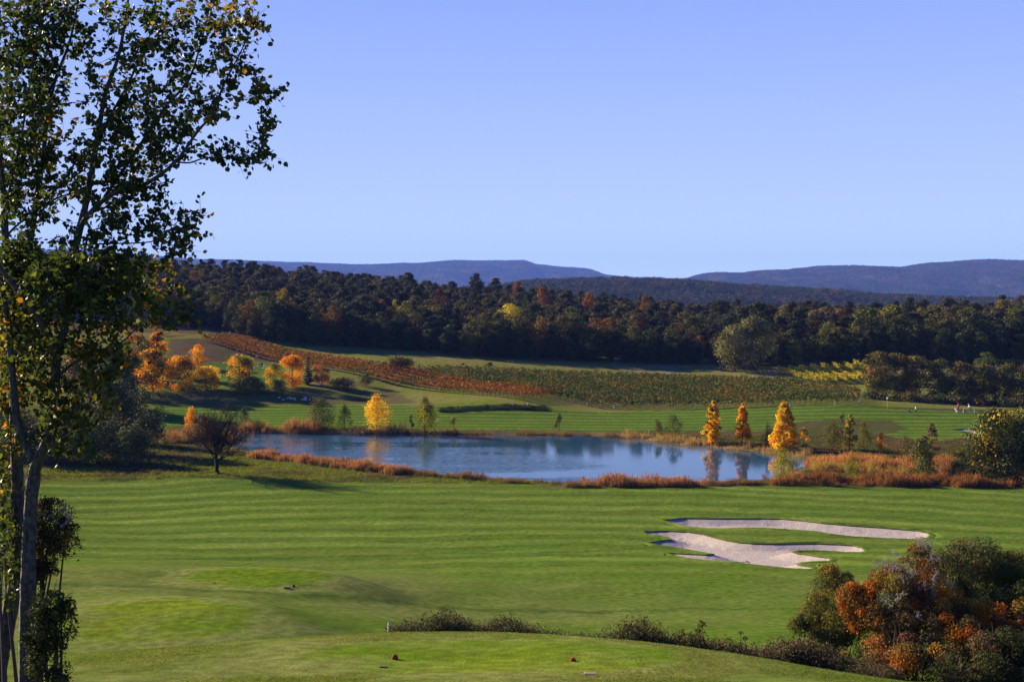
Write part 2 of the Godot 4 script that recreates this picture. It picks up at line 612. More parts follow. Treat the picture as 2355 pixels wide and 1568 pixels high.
# ---------------------------------------------------------------- trees and bushes
func profile(kind: String, t: float) -> float:       # crown half-width at share t of the crown's height
	match kind:
		"round": return sqrt(maxf(0.0, 1.0 - pow(absf(t * 2.0 - 0.85) / 1.17, 2.2)))
		"column": return (0.55 + 0.45 * sin(PI * clampf(t * 1.15 + 0.1, 0, 1))) * (1.0 - pow(t, 4.0) * 0.75)
		"cone": return pow(1.0 - t, 0.62) * (0.62 + 0.38 * smoothstep(0.0, 0.16, t)) + 0.05
		"spruce": return (1.0 - t) * 0.96 + 0.04
		"bush": return sqrt(maxf(0.0, 1.0 - pow(t, 2.0) * 0.96))
		"pine": return sqrt(maxf(0.0, 1.0 - pow(absf(t * 2.0 - 0.8) / 1.2, 2.0)))
	return 1.0

# o: kind, h, w (m), lobes, n (leaves), leaf (m), bottom (share of height without leaves), pal, seed, upright
func crown(o: Dictionary, limbs: Array) -> MB:
	var m := MB.new()
	var kind: String = o.kind
	var b: float = o.get("bottom", 0.15)
	var hh: float = o.h * (1.0 - b)
	var lob := []
	var total := 0.0
	var lobe_size: float = o.get("lobe", 0.34)
	for k in int(o.lobes):
		var t := pow(rng.randf(), 0.9)
		if kind == "spruce": t = float(k / 5 * 5) / o.lobes
		var pr := profile(kind, t)
		var a := rng.randf() * TAU
		var R: float = o.w * 0.5 * pr
		var lr: float = o.w * lobe_size * (0.55 + 0.6 * rng.randf()) * (0.4 + 0.6 * pr)
		if kind == "spruce": lr = o.w * 0.2 * (0.35 + 0.8 * pr)
		var off := maxf(0.0, R - lr * 0.85) * sqrt(rng.randf_range(0.15, 1.0))
		var y: float = o.h * b + hh * t
		y = clampf(y, o.h * b * 0.9 + lr * 0.3, o.h - lr * 0.72)
		var flat := Vector3(1, 0.62 if kind == "pine" else 0.4 if kind == "spruce" else 1.5 if o.has("upright") else 0.8, 1)
		var col := pick(o.pal)
		lob.append([Vector3(cos(a) * off, y, sin(a) * off), lr, flat, jitter(col, 0.22)])
		total += lr * lr
	for L in lob: limbs.append(L[0])
	var ls: float = o.leaf
	for L in lob:
		var cnt := int(o.n * L[1] * L[1] / total)
		for i in cnt:
			var d := sphere_dir()
			if d.y < -0.35 and rng.randf() < 0.6: d.y = -d.y
			var rr: float = L[1] * (0.5 + 0.55 * rng.randf() + 0.35 * pow(rng.randf(), 6.0))
			var p: Vector3 = L[0] + d * rr * L[2]
			if p.y < 0.02: p.y = 0.02 + rng.randf() * 0.1
			var nrm := (d + sphere_dir() * 0.75).normalized()
			var ax := nrm.cross(sphere_dir()).normalized()
			var ay := ax.cross(nrm)
			var s := ls * rng.randf_range(0.6, 1.25)
			m.leaf(p, ax * s, ay * s, jitter(L[3], 0.2))
	return m

func wood(o: Dictionary, limbs: Array, col: Color) -> MB:
	var m := MB.new()
	var h: float = o.h
	var r: float = o.get("trunk", 0.022) * h
	var lean := Vector3(rng.randf_range(-1, 1), 0, rng.randf_range(-1, 1)) * h * 0.02
	var tip := 0.82
	var pts := []
	var rad := []
	for i in 7:
		var t := i / 6.0
		pts.append(Vector3(0, -0.25 + (h * tip + 0.25) * t, 0) + lean * sin(t * 3.0) + Vector3(rng.randf_range(-1, 1), 0, rng.randf_range(-1, 1)) * r * 0.4)
		rad.append(r * (1.0 - 0.82 * t) * (1.35 if i == 0 else 1.0))
	m.tube(pts, rad, 6, col)
	for k in limbs.size():
		if k > 16: break
		var e: Vector3 = limbs[k]
		var st := clampf((e.y - Vector2(e.x, e.z).length() * 0.9) / (h * tip), 0.12, 0.9)
		var s: Vector3 = pts[int(st * 6.0)]
		var mid := s.lerp(e, 0.5) + Vector3(0, -0.03 * h, 0)
		m.tube([s, mid, e], [r * 0.42 * (1.0 - st * 0.6), r * 0.26 * (1.0 - st * 0.6), r * 0.06], 4, col)
	return m

const BARK := Color(0.055, 0.045, 0.035)

func tree_meshes(o: Dictionary, mat: Material, bark := BARK) -> Array:
	rng.seed = o.seed
	var limbs := []
	var c := crown(o, limbs)
	var w := wood(o, limbs, bark)
	return [w.mesh(plain_mat("bark", Color.WHITE, 0.9, 0.2)), c.mesh(mat)]

func tree(called: String, label: String, category: String, pos: Vector3, o: Dictionary, group := "", bark := BARK) -> Node3D:
	var t := thing(called, label, category, pos, group)
	var m := tree_meshes(o, leaf_mat("thin_autumn_leaves", Color.WHITE, 1.0, 0.75) if called in ["maple_tree", "yellow_poplar", "shore_poplar", "front_sapling"] else leaf_mat("leaves"), bark)
	put("stem" if category in ["bush", "shrub"] else "trunk", m[0], t)
	put("foliage" if category in ["bush", "shrub"] else "crown", m[1], t)
	return t

# a tree seen at picture base (px, py) with its top at row ty and width wp, standing on the ground there
func seen(px: float, py: float, ty: float, wp: float, depth := 0.0) -> Array:
	var g: Vector3
	if depth > 0.0:
		var r := ray(px, py)
		g = Vector3(r.x * depth, height(r.x * depth, depth), -depth)
	else:
		g = gp(px, py, 100.0)
	var d := -g.z
	var top := at(px, ty, d).y
	return [g, maxf(top - g.y, 0.4), wp * d / F]

const YEL := Color(0.62, 0.40, 0.022)
const GOLD := Color(0.56, 0.265, 0.008)
const ORA := Color(0.50, 0.180, 0.007)
const RED := Color(0.34, 0.085, 0.014)
const OLI := Color(0.105, 0.098, 0.022)
const GRN := Color(0.050, 0.070, 0.018)
const DRK := Color(0.058, 0.068, 0.022)
const LIM := Color(0.24, 0.23, 0.025)
const GRY := Color(0.062, 0.068, 0.028)
const BRN := Color(0.115, 0.062, 0.028)

func build_course_trees() -> void:
	# [name, label, category, px, base, top, width, kind, palette, leaves, depth]
	var A := [
		["maple_tree", "round maple with orange top and green skirt, leftmost of the bank row", "tree", 350, 902, 810, 78, "round", [[ORA, 2], [GOLD, 2.2], [OLI, 1.6], [GRN, 2]], 3600, 0],
		["maple_tree", "broad golden-orange maple next to the orange-topped bank maple", "tree", 412, 899, 822, 66, "round", [[GOLD, 2.6], [ORA, 1.0], [OLI, 1.8], [GRN, 0.8]], 3000, 0],
		["maple_tree", "small orange maple behind the bank row, on the brown meadow's edge", "tree", 455, 846, 795, 42, "round", [[GOLD, 2], [ORA, 2]], 2000, 0],
		["maple_tree", "low yellow-orange maple between the golden maple and the dark thicket", "tree", 475, 897, 845, 62, "round", [[GOLD, 2.4], [YEL, 0.8], [OLI, 1.4]], 2600, 0],
		["maple_tree", "olive and gold maple rising out of the dark thicket", "tree", 553, 896, 820, 74, "round", [[GOLD, 1.3], [OLI, 2.4], [LIM, 0.8], [GRN, 1]], 3200, 0],
		["maple_tree", "small dark olive tree behind the olive and gold maple", "tree", 528, 852, 814, 24, "round", [[OLI, 1.6], [BRN, 1]], 900, 0],
		["maple_tree", "yellow-topped maple at the end of the dark thicket", "tree", 630, 890, 838, 52, "round", [[GOLD, 1.2], [OLI, 1.8], [LIM, 0.6]], 2000, 0],
		["maple_tree", "bright orange maple beside the blue-green spruce", "tree", 672, 890, 821, 56, "round", [[ORA, 3], [GOLD, 1]], 2800, 0],
		["spruce_tree", "single blue-green spruce between orange and brown trees", "tree", 708, 884, 819, 27, "spruce", [[Color(0.040, 0.058, 0.058), 1]], 2600, 0],
		["maple_tree", "brown-red small tree beside the blue-green spruce", "tree", 740, 886, 832, 42, "round", [[BRN, 2], [RED, 1]], 1800, 0],
		["thicket_bush", "dark evergreen thicket under the olive and gold maple", "bush", 575, 905, 868, 84, "bush", [[DRK, 3], [GRN, 1]], 2600, 0],
		["thicket_bush", "dark thicket bush under the yellow-topped maple", "bush", 640, 902, 875, 50, "bush", [[DRK, 3], [GRN, 1]], 1600, 0],
		["thicket_bush", "low brownish bush at the foot of the red vineyard", "bush", 782, 894, 872, 74, "bush", [[DRK, 1], [BRN, 1], [OLI, 1]], 1600, 0],
		["thicket_bush", "dark round bush against the lower red vineyard", "bush", 842, 890, 860, 44, "bush", [[DRK, 2], [GRN, 1]], 1600, 0],
		["maple_tree", "tall dark tree with red crown behind the bank row", "tree", 312, 872, 774, 78, "round", [[RED, 1.6], [DRK, 2], [BRN, 1.6]], 3000, 310],
		["maple_tree", "orange-red maple behind the bank row, next to the dark red tree", "tree", 361, 862, 768, 50, "round", [[ORA, 2], [RED, 1.4], [BRN, 0.5]], 2400, 318],
		["maple_tree", "orange maple seen through the poplar branches", "tree", 178, 880, 788, 60, "round", [[GOLD, 1.5], [ORA, 1.5]], 2200, 300],
		["maple_tree", "brown-gold tree seen between the poplar trunks", "tree", 80, 900, 782, 80, "round", [[BRN, 1.4], [GOLD, 1], [OLI, 1]], 2200, 300],
		["willow_tree", "large grey-olive willow behind the low branch of the poplar", "tree", 205, 940, 797, 130, "round", [[OLI, 2.2], [GRY, 1.5]], 5200, 276],
		["willow_tree", "grey-green willow at the left end of the far fairway", "tree", 268, 945, 818, 110, "round", [[GRY, 3], [GRN, 1.4]], 4600, 268],
		["poplar_bush", "upright grey-green poplar bush beside the reed meadow", "bush", 332, 992, 902, 62, "column", [[GRY, 3], [GRN, 1]], 3000, 214],
		["dark_bush", "dark bush in the shaded grove beyond the poplar trunks", "bush", 130, 1066, 960, 150, "bush", [[DRK, 3], [GRN, 1]], 3400, 190],
		["dark_bush", "olive-brown bush in the middle of the shaded grove", "bush", 225, 1066, 968, 150, "bush", [[DRK, 2], [OLI, 1], [BRN, 0.6]], 3400, 192],
		["dark_bush", "dark bush with ragged outline at the grove's end", "bush", 312, 1068, 985, 116, "bush", [[DRK, 3], [OLI, 0.8]], 3200, 188],
		["dark_bush", "tall grey-green bush at the back of the shaded grove", "bush", 250, 1055, 880, 130, "round", [[GRY, 2], [DRK, 2]], 4200, 204],
		["dark_bush", "wide dark bush behind the poplar trunks", "bush", 20, 1072, 950, 190, "bush", [[DRK, 2], [OLI, 1]], 3000, 192],
		["shore_poplar", "small orange poplar at the western end of the pond", "tree", 440, 984, 941, 28, "column", [[ORA, 2], [GOLD, 2]], 1500, 0],
		["shore_shrub", "brown leafless-looking shrub beside the small orange poplar", "bush", 470, 984, 945, 34, "bush", [[BRN, 2], [OLI, 1]], 1200, 0],
		["shore_shrub", "small olive shrub standing above the western reeds", "bush", 560, 981, 943, 26, "column", [[OLI, 2], [GRN, 1]], 1000, 0],
		["shore_willow", "broad olive willow shrub on the far shore", "tree", 742, 985, 921, 58, "column", [[OLI, 2], [GRN, 1.5]], 2800, 0],
		["shore_willow", "small olive willow next to the broad willow shrub", "tree", 792, 985, 935, 28, "column", [[OLI, 1.4], [GRN, 2]], 1400, 0],
		["shore_poplar", "bright yellow two-pronged poplar on the far shore", "tree", 866, 986, 917, 46, "column", [[YEL, 3], [GOLD, 1.4]], 2600, 0],
		["shore_poplar", "yellow-olive pointed poplar on the far shore", "tree", 977, 996, 921, 44, "column", [[LIM, 1.4], [OLI, 2.2]], 2600, 0],
		["shore_shrub", "thin pale shrub beside the yellow-olive poplar", "bush", 945, 988, 956, 13, "column", [[OLI, 1], [GRY, 1]], 500, 0],
		["shore_shrub", "small yellow-green sapling in the middle of the far shore", "tree", 1042, 992, 957, 16, "column", [[LIM, 1], [OLI, 2]], 600, 0],
		["shore_shrub", "lone slim olive sapling on the far shore's bare stretch", "tree", 1286, 992, 950, 15, "column", [[OLI, 2], [GRN, 1]], 700, 0],
		["shore_shrub", "brownish shrub left of the three yellow poplars", "bush", 1512, 1003, 969, 22, "column", [[OLI, 1], [BRN, 1]], 900, 0],
		["shore_shrub", "olive shrub with a bushy crown left of the three yellow poplars", "bush", 1549, 1003, 958, 36, "column", [[OLI, 3], [GRN, 1]], 1400, 0],
		["yellow_poplar", "golden poplar with thin eastern side, first of the three", "tree", 1640, 1020, 926, 50, "cone", [[GOLD, 2], [YEL, 2], [OLI, 0.5]], 3400, 0],
		["yellow_poplar", "orange-gold poplar in the middle of the three", "tree", 1708, 1020, 932, 44, "cone", [[GOLD, 3], [ORA, 1]], 3200, 0],
		["yellow_poplar", "largest golden poplar with pale green tip", "tree", 1804, 1036, 929, 66, "cone", [[GOLD, 2], [YEL, 2.6]], 4600, 0],
		["shore_shrub", "yellow shrub leaning beside the largest golden poplar", "bush", 1846, 1033, 985, 34, "bush", [[GOLD, 1], [OLI, 2]], 1200, 0],
		["shore_shrub", "thin olive shrub west of the largest golden poplar", "bush", 1765, 1026, 976, 26, "column", [[OLI, 2], [GRN, 1]], 1000, 0],
		["shore_poplar", "olive shrub west of the yellow-green poplar by the reeds", "tree", 1917, 1035, 970, 36, "column", [[OLI, 3], [GRN, 1]], 1600, 0],
		["shore_poplar", "yellow-green poplar between two olive shrubs by the reeds", "tree", 1955, 1036, 957, 40, "cone", [[LIM, 2], [GOLD, 0.7]], 2000, 0],
		["shore_poplar", "olive shrub east of the yellow-green poplar by the reeds", "tree", 1986, 1034, 975, 28, "column", [[OLI, 3], [GRN, 1.4]], 1400, 0],
		["shore_poplar", "small orange sapling rising over the red reeds", "tree", 2027, 1040, 994, 17, "column", [[ORA, 1], [GOLD, 2]], 800, 0],
		["front_sapling", "yellow-green young tree at the near shore of the calm water", "tree", 1798, 1108, 1037, 42, "column", [[LIM, 3], [OLI, 1]], 1700, 0],
		["front_sapling", "small green young tree in the near reeds", "tree", 1961, 1104, 1042, 28, "column", [[LIM, 1], [OLI, 2]], 1000, 0],
		["shore_shrub", "brown shrub behind the eastern reeds", "bush", 2078, 1048, 1004, 40, "column", [[BRN, 2], [OLI, 2]], 1200, 0],
		["shore_shrub", "tall rust-tipped shrub behind the olive willow", "bush", 2142, 1054, 976, 50, "cone", [[BRN, 2], [OLI, 2]], 1600, 0],
		["olive_willow", "olive willow bush splitting the eastern reeds", "bush", 2118, 1102, 1012, 66, "bush", [[OLI, 2.4], [GRN, 2]], 2600, 0],
		["dark_shrub", "dark green shrub beside the large golden-olive bush", "bush", 2220, 1106, 1022, 64, "bush", [[GRN, 2], [DRK, 1]], 2200, 0],
		["golden_bush", "large golden and olive bush at the pond's eastern end", "bush", 2290, 1108, 950, 130, "round", [[OLI, 3], [Color(0.26, 0.19, 0.02), 1.0], [GRN, 2]], 6400, 0],
		["golden_bush", "tall olive bush behind the large golden one", "bush", 2372, 1104, 945, 110, "round", [[GRN, 2], [OLI, 2]], 4400, 0],
		["young_tree", "tiny dark sapling on the rough island of the far fairway", "tree", 1938, 974, 948, 10, "column", [[GRN, 1], [OLI, 1]], 300, 0],
		["meadow_bush", "wide brown-olive bush on the meadow above the vineyards", "bush", 913, 851, 822, 78, "bush", [[OLI, 2], [BRN, 1.4], [DRK, 1]], 2400, 0],
		["meadow_bush", "small bare round bush at the upper edge of the green vineyard", "bush", 1064, 852, 836, 18, "bush", [[BRN, 1], [OLI, 1]], 500, 0],
		["meadow_bush", "dark round bush at the upper edge of the green vineyard", "bush", 1126, 856, 834, 26, "bush", [[DRK, 1.6], [OLI, 1]], 800, 0],
		["pale_willow", "pale grey-green willow, fuller half of the pair before the wood", "tree", 1690, 858, 752, 84, "round", [[Color(0.150, 0.140, 0.050), 3], [GRY, 1.5], [BRN, 0.6]], 4600, 344],
		["pale_willow", "pale willow with brownish foot, taller half of the pair before the wood", "tree", 1740, 860, 735, 92, "round", [[Color(0.140, 0.135, 0.052), 3], [GRY, 2]], 4600, 346],
	]
	var k := 0
	for a in A:
		k += 1
		var s := seen(a[3], a[4], a[5], a[6], a[10])
		var n: int = a[9]
		var big: float = maxf(s[1], s[2])
		var o := {"kind": a[7], "h": s[1] * 1.05, "w": s[2] * 1.22, "lobes": clampi(int(n / 95.0), 7, 46), "n": int(n * 1.7), "leaf": clampf(big * 0.022, 0.09, 0.26), "bottom": 0.02 if a[7] == "bush" else 0.04, "pal": a[8], "seed": 1000 + k * 17, "trunk": 0.012 if a[2] == "bush" else 0.018}
		if a[7] == "column":
			o.upright = true
			o.w *= 1.4
		elif a[7] == "cone": o.lobes = int(o.lobes * 2.4)
		if a[0] == "maple_tree":
			o.n = int(o.n * 1.5)
		if a[7] == "spruce": o.lobes = 60
		o.lobe = 0.24 if a[7] in ["round", "bush"] else 0.26 if a[7] == "column" else 0.15
		tree(a[0], a[1], a[2], s[0], o)
	# the copse in front of the yellow vineyard: look-alike locust trees
	var C := [[2014, 926, 808, 84], [2060, 930, 812, 84], [2108, 934, 818, 84], [2160, 938, 826, 84], [2212, 941, 832, 84], [2262, 944, 838, 86], [2312, 947, 836, 84], [2362, 948, 838, 90]]
	for i in C.size():
		var s := seen(C[i][0], C[i][1], C[i][2], C[i][3], 288.0 - i * 1.5)
		var mix := [[OLI, 3.4], [BRN, 1.4], [Color(0.20, 0.13, 0.02), 0.7], [DRK, 1.0 + i * 0.25]]
		tree("locust_tree", "brown-olive locust tree in the copse behind the far fairway", "tree", s[0], {"kind": "round", "h": s[1], "w": s[2], "lobes": 44, "n": 6500, "leaf": 0.20, "bottom": 0.06, "lobe": 0.22, "pal": mix, "seed": 4000 + i, "trunk": 0.016}, "locust trees of the copse")
	var U := [[2020, 938], [2090, 942], [2150, 945], [2200, 947], [2255, 950], [2310, 952], [2355, 953]]
	for i in U.size():
		var s := seen(U[i][0], U[i][1], U[i][1] - 38, 84, 281.0 - i * 1.6)
		tree("copse_bush", "dark undergrowth bush at the copse's foot", "bush", s[0], {"kind": "bush", "h": s[1], "w": s[2], "lobes": 22, "n": 1500, "leaf": 0.2, "bottom": 0.02, "lobe": 0.24, "pal": [[DRK, 3], [BRN, 1]], "seed": 4100 + i, "trunk": 0.012}, "undergrowth bushes of the copse")

func build_bare_tree() -> void:
	var s := seen(497, 1088, 935, 140)
	var t := thing("bare_tree", "dark nearly leafless tree between the fairway and the pond", "tree", s[0])
	rng.seed = 77
	var wood_m := MB.new()
	var twig := MB.new()
	var H: float = s[1] * 1.2
	var W: float = s[2] * 0.64
	var bark := Color(0.028, 0.022, 0.017)
	wood_m.tube([Vector3(0, -0.3, 0), Vector3(0.05, 0.3, 0), Vector3(0.05, 1.3, 0), Vector3(-0.05, 2.2, 0.05), Vector3(0, 3.0, 0)], [0.42, 0.3, 0.26, 0.25, 0.2], 8, bark)
	var leafs := MB.new()
	var stack := []
	for i in 13:
		var a := TAU * i / 13.0 + rng.randf() * 0.4
		var up := rng.randf_range(0.25, 1.5)
		stack.append([Vector3(0, rng.randf_range(1.5, 3.0), 0), Vector3(cos(a), up, sin(a)).normalized(), rng.randf_range(3.2, 4.2), 0.12, 0])
	stack.append([Vector3(0, 2.6, 0), Vector3(0.06, 1, 0), 4.0, 0.15, 0])
	stack.append([Vector3(0, 2.6, 0), Vector3(0.22, 1, 0.1), 4.2, 0.13, 0])
	stack.append([Vector3(0, 2.6, 0), Vector3(-0.2, 1, 0.1), 3.9, 0.13, 0])
	while stack.size():
		var q: Array = stack.pop_back()
		var pts := [q[0]]
		var dir: Vector3 = q[1]
		var p: Vector3 = q[0]
		var L: float = q[2]
		for k in 4:
			dir = (dir + sphere_dir() * 0.17 + Vector3(0, 0.05, 0)).normalized()
			p += dir * L / 4.0
			pts.append(p)
		var r: float = q[3]
		(wood_m if q[4] < 2 else twig).tube(pts, [r, r * 0.82, r * 0.66, r * 0.5, r * 0.36], 5 if q[4] < 2 else 3, bark)
		if q[4] < 4:
			var nb: int = [5, 5, 4, 3][q[4]]
			for b in nb:
				var o: Vector3 = pts[1 + rng.randi() % 4]
				var nd := (dir + sphere_dir() * 0.85 + Vector3(0, 0.1, 0)).normalized()
				var far := o + nd * L * 0.6
				if Vector2(far.x, far.z).length() > W * 1.05 or far.y > H * 1.0 or far.y < 0.7: continue
				stack.append([o, nd, L * rng.randf_range(0.5, 0.68), maxf(r * 0.5, 0.012), q[4] + 1])
		if q[4] >= 3:
			for b in 2:
				if rng.randf() < 0.55:
					var ax := sphere_dir()
					leafs.leaf(p + sphere_dir() * 0.12, ax * 0.055, ax.cross(sphere_dir()).normalized() * 0.075, jitter(Color(0.06, 0.045, 0.022), 0.4))
	var bm := plain_mat("bark", Color.WHITE, 0.9, 0.2)
	put("trunk", wood_m.mesh(bm), t)
	put("twigs", twig.mesh(bm), t)
	put("withered_leaves", leafs.mesh(leaf_mat("leaves")), t)

# ---------------------------------------------------------------- the wood, the wooded hills
var wood_meshes := {}

func joined_tree(o: Dictionary, mat: Material, bark := BARK) -> ArrayMesh:
	rng.seed = o.seed
	var limbs := []
	var c := crown(o, limbs)
	var w := wood(o, limbs, bark)
	var m := w.mesh(plain_mat("bark", Color.WHITE, 0.9, 0.2))
	return c.mesh(mat, m)

func build_wood() -> void:
	var W := Color(0.86, 0.86, 0.86)
	var grey := [[W, 1.0]]
	# unit trees 12 m tall, grey-white leaves that take their colour from the copy
	var shapes := []
	for i in 4: shapes.append({"kind": "round", "h": 12.0, "w": 8.6 + i * 0.5, "lobes": 34, "n": 4200, "leaf": 0.24, "bottom": 0.10, "lobe": 0.22, "pal": grey, "seed": 500 + i, "trunk": 0.014})
	for i in 3: shapes.append({"kind": "pine", "h": 12.0, "w": 6.8 + i * 0.4, "lobes": 26, "n": 3600, "leaf": 0.21, "bottom": 0.42, "lobe": 0.22, "pal": grey, "seed": 540 + i, "trunk": 0.014})
	var edge := ground_poly([[300, 792], [470, 776], [640, 797], [900, 812], [1200, 834], [1500, 843], [1650, 848], [1800, 852], [1900, 845], [2000, 842], [2150, 846], [2400, 850]], 300.0)
	# --- the front of the wood, tree by tree
	var kinds := {
		"dark": ["broadleaf_tree", "dark green broadleaf tree in the wood's front rows", [Color(0.042, 0.050, 0.017), Color(0.050, 0.060, 0.018)], 0],
		"olive": ["broadleaf_tree", "olive broadleaf tree in the wood's front rows", [Color(0.092, 0.094, 0.020), Color(0.115, 0.110, 0.022)], 0],
		"brown": ["broadleaf_tree", "brown autumn tree in the wood's front rows", [Color(0.085, 0.068, 0.026), Color(0.098, 0.070, 0.028)], 0],
		"orange": ["broadleaf_tree", "orange autumn tree in the wood's front rows", [Color(0.200, 0.105, 0.018), Color(0.160, 0.085, 0.018)], 0],
		"lime": ["broadleaf_tree", "yellow-green tree in the wood's front rows", [Color(0.165, 0.160, 0.026), Color(0.130, 0.140, 0.026)], 0],
		"pine": ["pine_tree", "dark pine in the wood's front rows", [Color(0.040, 0.046, 0.022), Color(0.048, 0.048, 0.024)], 1],
	}
	var meshes := []
	var bm := plain_mat("bark", Color.WHITE, 0.9, 0.2)
	for s in shapes:
		rng.seed = s.seed
		var limbs := []
		var c := crown(s, limbs)
		meshes.append([wood(s, limbs, BARK).mesh(bm), c.mesh(leaf_mat("leaves"))])
	rng.seed = 901
	var taken := []
	var count := 0
	for row in 4:
		var x := -128.0 + row * 1.7
		while x < 168.0:
			x += rng.randf_range(4.2, 6.4)
			var d0 := edge_depth(edge, x)
			var d := d0 + 2.5 + row * 5.0 + rng.randf_range(-1.5, 1.5)
			if x > 60.0 and x < 70.0 and row == 0: continue
			if absf(x / d) > 0.455: continue
			var right := x > 62.0
			var roll := rng.randf()
			var kind := "dark"
			if row >= 2 and roll < 0.25: kind = "pine"
			elif roll < (0.52 if right else 0.60): kind = "dark"
			elif roll < 0.80: kind = "olive"
			elif roll < 0.91: kind = "brown"
			elif right: kind = "lime"
			else: kind = "orange" if roll < 0.975 else "lime"
			if row == 0 and roll > 0.35 and not right: kind = "dark"
			var K: Array = kinds[kind]
			var hh := rng.randf_range(8.0, 12.8) + (2.0 if x > 100.0 else -1.5 if x > 45.0 else 0.0) + row * 0.4
			if row == 0: hh *= 0.78
			var part: String = "above the red vineyard" if x < -45.0 else "above the green vineyard" if x < 48.0 else "around the pale willows" if x < 86.0 else "behind the copse and yellow vines"
			var lab: String = K[1].replace("in the wood's front rows", ["in the wood's outermost row ", "in the wood's second row ", "in the wood's third row ", "in the wood's fourth row "][row] + part)
			var t := thing(K[0], lab, "tree", Vector3(x, height(x, d) - 0.1, -d), "trees along the front of the wood")
			var mi := (4 + rng.randi() % 3) if K[3] == 1 else rng.randi() % 4
			var tint := rng.randi() % 2
			place_tree(t, meshes[mi], kind, K[2], tint, hh)
			count += 1
	# --- trees that stand out of the wood by their colour: [px, top, width, colour, label, depth]
	var S := [
		[1168, 698, 88, Color(0.56, 0.44, 0.03), "bright yellow broad tree standing out of the wood", 385],
		[908, 690, 24, Color(0.50, 0.36, 0.02), "small bright yellow crown near the golden pair in the wood", 392],
		[650, 664, 46, Color(0.36, 0.22, 0.02), "golden tree high in the wood, above the red vineyard", 405],
		[690, 712, 30, Color(0.22, 0.14, 0.02), "small dull gold tree below the golden tree in the wood", 388],
		[877, 688, 30, Color(0.26, 0.13, 0.02), "orange-gold crown next to the small bright yellow one", 394],
		[518, 668, 46, Color(0.14, 0.050, 0.030), "dull red tree high in the wood, near the golden tree", 415],
		[1012, 664, 44, Color(0.12, 0.045, 0.026), "dull red tree in the upper wood, above the small yellow crown", 425],
		[1095, 628, 52, Color(0.024, 0.030, 0.016), "dark domed crown rising over the wood's skyline", 520],
		[1190, 646, 34, Color(0.20, 0.085, 0.020), "orange crown on the wood's skyline", 500],
		[1246, 660, 60, Color(0.20, 0.085, 0.030), "rust crown on the wood's skyline near the dark domed crown", 480],
		[1355, 672, 40, Color(0.26, 0.095, 0.016), "bright orange crown on the wood's far edge", 470],
		[1484, 680, 34, Color(0.22, 0.095, 0.016), "orange pointed crown above the middle of the wood", 450],
		[1212, 676, 34, Color(0.055, 0.070, 0.020), "green round crown above the bright yellow tree", 430],
		[1240, 726, 26, Color(0.24, 0.26, 0.03), "small lime crown next to the bright yellow tree", 384],
		[1342, 752, 34, Color(0.30, 0.150, 0.014), "small golden-orange tree low in the wood's front", 366],
		[1095, 708, 36, Color(0.22, 0.085, 0.022), "rust-orange tree west of the bright yellow tree", 386],
		[1470, 738, 60, Color(0.19, 0.080, 0.028), "rust tree in the wood behind the pale willows", 374],
		[1560, 742, 60, Color(0.17, 0.090, 0.022), "brown-gold tree in the wood behind the pale willows", 376],
		[1650, 690, 66, Color(0.036, 0.044, 0.018), "dark round oak crown behind the pale willows", 392],
		[1745, 694, 84, Color(0.030, 0.040, 0.018), "broad dark oak crown directly above the pale willows", 374],
		[1815, 700, 72, Color(0.150, 0.120, 0.022), "olive-gold tree east of the pale willows", 400],
		[1900, 706, 72, Color(0.145, 0.112, 0.024), "olive-gold tree above the yellow vineyard", 396],
		[2085, 758, 62, Color(0.135, 0.165, 0.045), "pale green tree at the wood's edge above the copse", 352],
		[2150, 742, 56, Color(0.120, 0.130, 0.026), "yellow-green tree at the wood's edge above the copse", 358],
		[2245, 722, 72, Color(0.180, 0.230, 0.030), "bright lime-green tree at the wood's edge", 352],
		[2318, 688, 80, Color(0.135, 0.115, 0.022), "olive tree high in the wood behind the lime-green tree", 378],
		[2270, 810, 70, Color(0.070, 0.090, 0.026), "green bushy tree between the copse and the wood", 318],
		[1905, 790, 40, Color(0.24, 0.070, 0.022), "reddish small tree in the shade of the wood", 366],
	]
	var sm := []
	for i in 5:
		rng.seed = 700 + i
		var o := {"kind": "round", "h": 12.0, "w": 9.4, "lobes": 36, "n": 4600, "leaf": 0.21, "bottom": 0.12, "lobe": 0.22, "pal": grey, "seed": 700 + i, "trunk": 0.014}
		var limbs := []
		var c := crown(o, limbs)
		sm.append([wood(o, limbs, BARK).mesh(bm), c.mesh(leaf_mat("leaves"))])
	for i in S.size():
		var s: Array = S[i]
		var d: float = s[5]
		var tp := at(s[0], s[1], d)
		var gy := height(tp.x, d)
		var hh := clampf(tp.y - gy, 5.0, 26.0)
		var wd: float = s[2] * d / F
		var t := thing("standout_tree", s[4], "tree", Vector3(tp.x, gy, -d))
		var mt := leaf_mat("standout_%d" % i, s[3])
		var a := put("trunk", sm[i % 5][0], t)
		var b := put("crown", sm[i % 5][1], t)
		b.material_override = mt
		var ws := wd / 9.4
		for q in [a, b]:
			q.scale = Vector3(ws, hh / 12.0, ws)
			q.rotation.y = i * 1.3
	# --- the rest of the wood as one mass
	rng.seed = 333
	var mass := thing("wood_mass", "dense mixed autumn wood covering the slope behind the vineyards", "wood", Vector3.ZERO, "", "stuff")
	var where := []
	var cols := []
	for s in shapes:
		where.append([])
		cols.append(PackedColorArray())
	var d := 362.0
